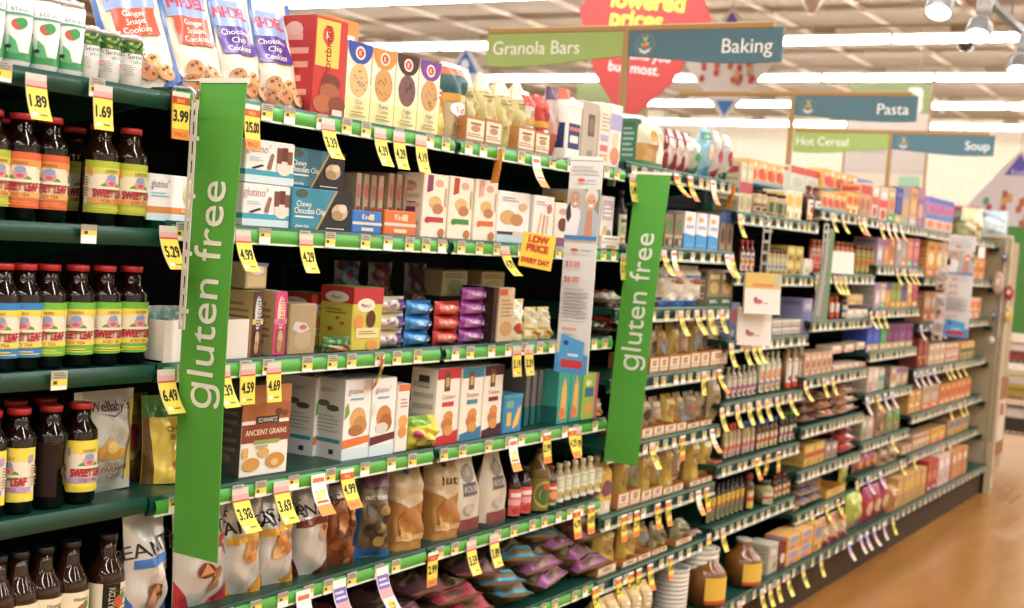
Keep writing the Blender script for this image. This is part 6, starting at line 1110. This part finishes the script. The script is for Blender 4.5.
# ================================================================== ceiling, lamps
def fixture():
    mb = MB(); m = emit('tube_glow', (1, .985, .965), 46.0)
    n = 10; L = 1.19
    vs = []; fs = []
    for j, x in enumerate((-L/2, -L/2+.03, L/2-.03, L/2)):
        r = .027 if j in (1, 2) else .02
        for i in range(n): a = 2*PI*i/n; vs.append((x, r*math.cos(a), r*math.sin(a)))
    for j in range(3):
        for i in range(n): fs.append((j*n+i, j*n+(i+1) % n, (j+1)*n+(i+1) % n, (j+1)*n+i))
    fs += [tuple(range(n))[::-1], tuple(3*n+i for i in range(n))]
    mb.add(vs, fs, m, True); lens = mb.mesh('tube')
    mb = MB(); mb.box(-.6, -.035, .04, .6, .035, .062, M('#ded4c4', 's'), .004); mb.box(-.1, -.015, .062, .1, .015, .12, M('#a08c74', 's')); hs = mb.mesh('housing')
    return Kind('ceiling_tube_light', 'ceiling light', [('tube', lens, []), ('housing', hs, [])])
FX = fixture(); ZL = 3.49
rows = [(9.41, [9.0, 7.78, 6.56, 5.34]), (11.85, [10.2, 8.96, 7.72, 6.48, 5.24, 4.0, 2.76, 1.52]), (14.3, [10.4, 9.16, 7.92, 6.68, 5.44, 4.2, 2.96, 1.72]), (16.75, [10.1, 8.86, 7.62, 6.38, 5.14, 3.9, 2.66]), (19.2, [9.9, 8.66, 7.42, 6.18, 4.94, 3.7, 2.46])]
RN = ['nearest', 'second', 'third', 'fourth', 'farthest']
for i, (X, ys) in enumerate(rows):
    for j, y in enumerate(ys): FX.put('ceiling tube light in the %s row, %s' % (RN[i], nth(j, len(ys)).strip()), (X, y, ZL), PI/2, 'ceiling tube lights')
    mb = MB(); mb.tube([(X, -2, ZL+.125), (X, 13, ZL+.125)], .014, M('#b5a878', 's')); o = link('conduit_rail', mb.mesh('conduit_rail')); tag(o, 'thin olive conduit rail above the %s row of ceiling tubes' % RN[i], 'conduit', 'conduit rails')
for X in (-2.8, -.36, 2.08, 4.52, 6.96):         # the rows of tubes that continue overhead, outside the frame
    li = bpy.data.lights.new('ceiling_tube_row', 'AREA'); li.shape = 'RECTANGLE'; li.size = 14; li.size_y = .09; li.energy = 330; li.color = (1, .985, .965)
    lo = bpy.data.objects.new('ceiling_tube_row', li); COL.objects.link(lo); lo.location = (X, 3, ZL); lo.rotation_euler = (0, 0, PI/2)
for X in (9.41, 11.85, 14.3, 16.75, 19.2):       # and their continuation to the right of the frame
    li = bpy.data.lights.new('ceiling_tube_row', 'AREA'); li.shape = 'RECTANGLE'; li.size = 5.5; li.size_y = .09; li.energy = 150; li.color = (1, .985, .965)
    lo = bpy.data.objects.new('ceiling_tube_row', li); COL.objects.link(lo); lo.location = (X, -1.9, ZL); lo.rotation_euler = (0, 0, PI/2)
# track lamps
root = link('track_light_rail', None); mb = MB(); 
p0 = Vector((6.0, 1.312, 2.67)); p1 = Vector((8.2, 1.29, 2.67))
TZ = 2.66
mb.box(4.6, 1.295, TZ, 8.4, 1.33, TZ+.03, M('#3a3530', 'g')); link('rail', mb.mesh('rail'), root)
mb = MB()
for x in (4.8, 6.6, 8.2): mb.tube([(x, 1.312, TZ+.03), (x, 1.312, CEIL)], .006, M('#8a867c', 'g'))
link('suspension_rod', mb.mesh('suspension_rod'), root); tag(root, 'dark ceiling track rail running along the aisle at top right', 'track')
LG = emit('lamp_glow', (1, .97, .9), 8)
for i, (px, py, X) in enumerate(((940, 6, 5.2), (979, 30, 5.6), (1020, 66, 6.2))):
    Y, Z = onX(px, py, X)
    root = link('track_lamp', None); root.location = (X, Y, Z); root.rotation_euler = (.1, .5, .2)
    mb = MB(); mb.lathe([(.052, -.035), (.055, -.02), (.05, .03), (.03, .055), (.022, .06)], 18, M('#7d7a78', 'g'), cap=False); mb.lathe([(.022, .06), (.02, .075)], 12, M('#7d7a78', 'g')); link('lamp_head', mb.mesh('lamp_head'), root)
    mb = MB(); mb.lathe([(.046, -.033), (.046, -.03)], 18, LG); link('lamp_lens', mb.mesh('lamp_lens'), root)
    mb = MB(); mb.lathe([(.016, .075), (.03, .09), (.034, .16), (.026, .17)], 14, M('#9a9692', 'g')); mb.tube([(0, 0, .17), (0, 0, .2+max(0, TZ-Z-.2))], .008, M('#5a564e', 'g')); link('lamp_stem', mb.mesh('lamp_stem'), root)
    tag(root, 'round track lamp at top right, %s of three' % ('leftmost', 'middle', 'rightmost')[i], 'lamp', 'track lamps')
Y, Z = onX(965, 52, 13.7)
root = link('dome_camera', None); root.location = (13.7, Y, 0)
mb = MB(); mb.lathe([(.1, CEIL-.04), (.11, CEIL-.001)], 18, M('#d8d0c4', 'g')); link('mount', mb.mesh('mount'), root)
mb = MB(); mb.lathe([(.02, CEIL-.13), (.06, CEIL-.11), (.085, CEIL-.07), (.09, CEIL-.04)], 18, M('#3a342e', 'b')); link('dome', mb.mesh('dome'), root); tag(root, 'small dark dome camera on the ceiling at right', 'camera')
for i, (px, py, X) in enumerate(((811, 17, 11), (942, 118, 18.2))):
    Y, Z = onX(px, py, X); mb = MB(); mb.lathe([(.03, CEIL-.22), (.09, CEIL-.1), (.1, CEIL-.09), (.1, CEIL-.085)], 14, M('#cfc8b8', 'g')); mb.tube([(0, 0, CEIL-.09), (0, 0, CEIL)], .012, M('#b8b0a0', 'g'))
    o = tag(link('ceiling_sensor', mb.mesh('ceiling_sensor')), ('pale cone shaped ceiling fitting right of the purple diamond', 'small grey ceiling fitting above the Soup sign')[i], 'fitting'); o.location = (X, Y, 0)

# ================================================================== room shell
XW, XB, YL, YR = 21.0, -5.0, 14.0, -5.0
def wood():
    m = bpy.data.materials.new('waxed_floor'); m.use_nodes = True; nt = m.node_tree; b = nt.nodes['Principled BSDF']
    tc = nt.nodes.new('ShaderNodeTexCoord'); mp = nt.nodes.new('ShaderNodeMapping'); mp.inputs['Scale'].default_value = (.35, 3, 1)
    n = nt.nodes.new('ShaderNodeTexNoise'); n.inputs['Scale'].default_value = 2.2; n.inputs['Detail'].default_value = 6
    n2 = nt.nodes.new('ShaderNodeTexNoise'); n2.inputs['Scale'].default_value = 1.1
    br = nt.nodes.new('ShaderNodeTexBrick'); br.inputs['Scale'].default_value = 1; br.inputs['Brick Width'].default_value = 1.2; br.inputs['Row Height'].default_value = .15; br.inputs['Mortar Size'].default_value = .002
    br.inputs['Color1'].default_value = (.9, .9, .9, 1); br.inputs['Color2'].default_value = (1, 1, 1, 1); br.inputs['Mortar'].default_value = (.9, .88, .84, 1)
    cr = nt.nodes.new('ShaderNodeValToRGB'); cr.color_ramp.elements[0].color = lin('#935f28'); cr.color_ramp.elements[1].color = lin('#ab7638'); cr.color_ramp.elements[0].position = .3; cr.color_ramp.elements[1].position = .72
    mx = nt.nodes.new('ShaderNodeMix'); mx.data_type = 'RGBA'; mx.blend_type = 'MULTIPLY'; mx.inputs[0].default_value = 1
    L = nt.links.new; L(tc.outputs['Object'], mp.inputs['Vector']); L(mp.outputs['Vector'], n.inputs['Vector']); L(tc.outputs['Object'], br.inputs['Vector']); L(tc.outputs['Object'], n2.inputs['Vector'])
    L(n.outputs['Fac'], cr.inputs['Fac']); L(cr.outputs['Color'], mx.inputs[6]); L(br.outputs['Color'], mx.inputs[7]); L(mx.outputs[2], b.inputs['Base Color'])
    mr = nt.nodes.new('ShaderNodeMapRange'); mr.inputs['To Min'].default_value = .16; mr.inputs['To Max'].default_value = .3; L(n2.outputs['Fac'], mr.inputs['Value']); L(mr.outputs['Result'], b.inputs['Roughness'])
    return m
mb = MB(); mb.box(XB, YR, -.1, XW, YL, 0, wood()); struct('floor', mb)
mb = MB(); cm = M('#ab9c84', 'k'); mb.box(XB, YR, CEIL, XW, YL, CEIL+.1, cm)
y = YR+.4
while y < YL:
    mb.box(XB, y-.02, CEIL-.03, XW, y+.02, CEIL, M('#e8dfcc', 'k')); y += .92
struct('ceiling', mb)
wl = M('#f6eed8', 'k')
mb = MB(); mb.box(XW, YR, 0, XW+.1, YL, CEIL, wl); struct('wall_back', mb)
mb = MB(); mb.box(XW-.6, 9.6, 0, XW, 10.0, CEIL, wl); struct('trim_1', mb)
mb = MB(); mb.box(XB, YL, 0, XW, YL+.1, CEIL, wl); struct('wall_left', mb)
mb = MB(); mb.box(XB, YR-.1, 0, XW, YR, CEIL, wl); struct('wall_right', mb)
mb = MB(); mb.box(XB-.1, YR, 0, XB, YL, CEIL, wl); struct('wall_front', mb)

# ================================================================== camera, world, view
w = bpy.data.worlds.new('World'); C.world = w; w.use_nodes = True
w.node_tree.nodes['Background'].inputs[0].default_value = (1, .97, .92, 1); w.node_tree.nodes['Background'].inputs[1].default_value = .3
cd = bpy.data.cameras.new('Camera'); cd.sensor_width = 36; cd.lens = FPX/1024*36; cd.clip_end = 100; cd.clip_start = .05
co = bpy.data.objects.new('Camera', cd); COL.objects.link(co)
co.matrix_world = Matrix(((RT.x, UP.x, -FW.x, 0), (RT.y, UP.y, -FW.y, 0), (RT.z, UP.z, -FW.z, CAMZ), (0, 0, 0, 1)))
cd.dof.use_dof = True; cd.dof.focus_distance = 2.5; cd.dof.aperture_fstop = 4.8
C.camera = co
C.view_settings.view_transform = 'Standard'; C.view_settings.look = 'None'; C.view_settings.exposure = -0.22; C.view_settings.gamma = 1; C.view_settings.use_curve_mapping = False
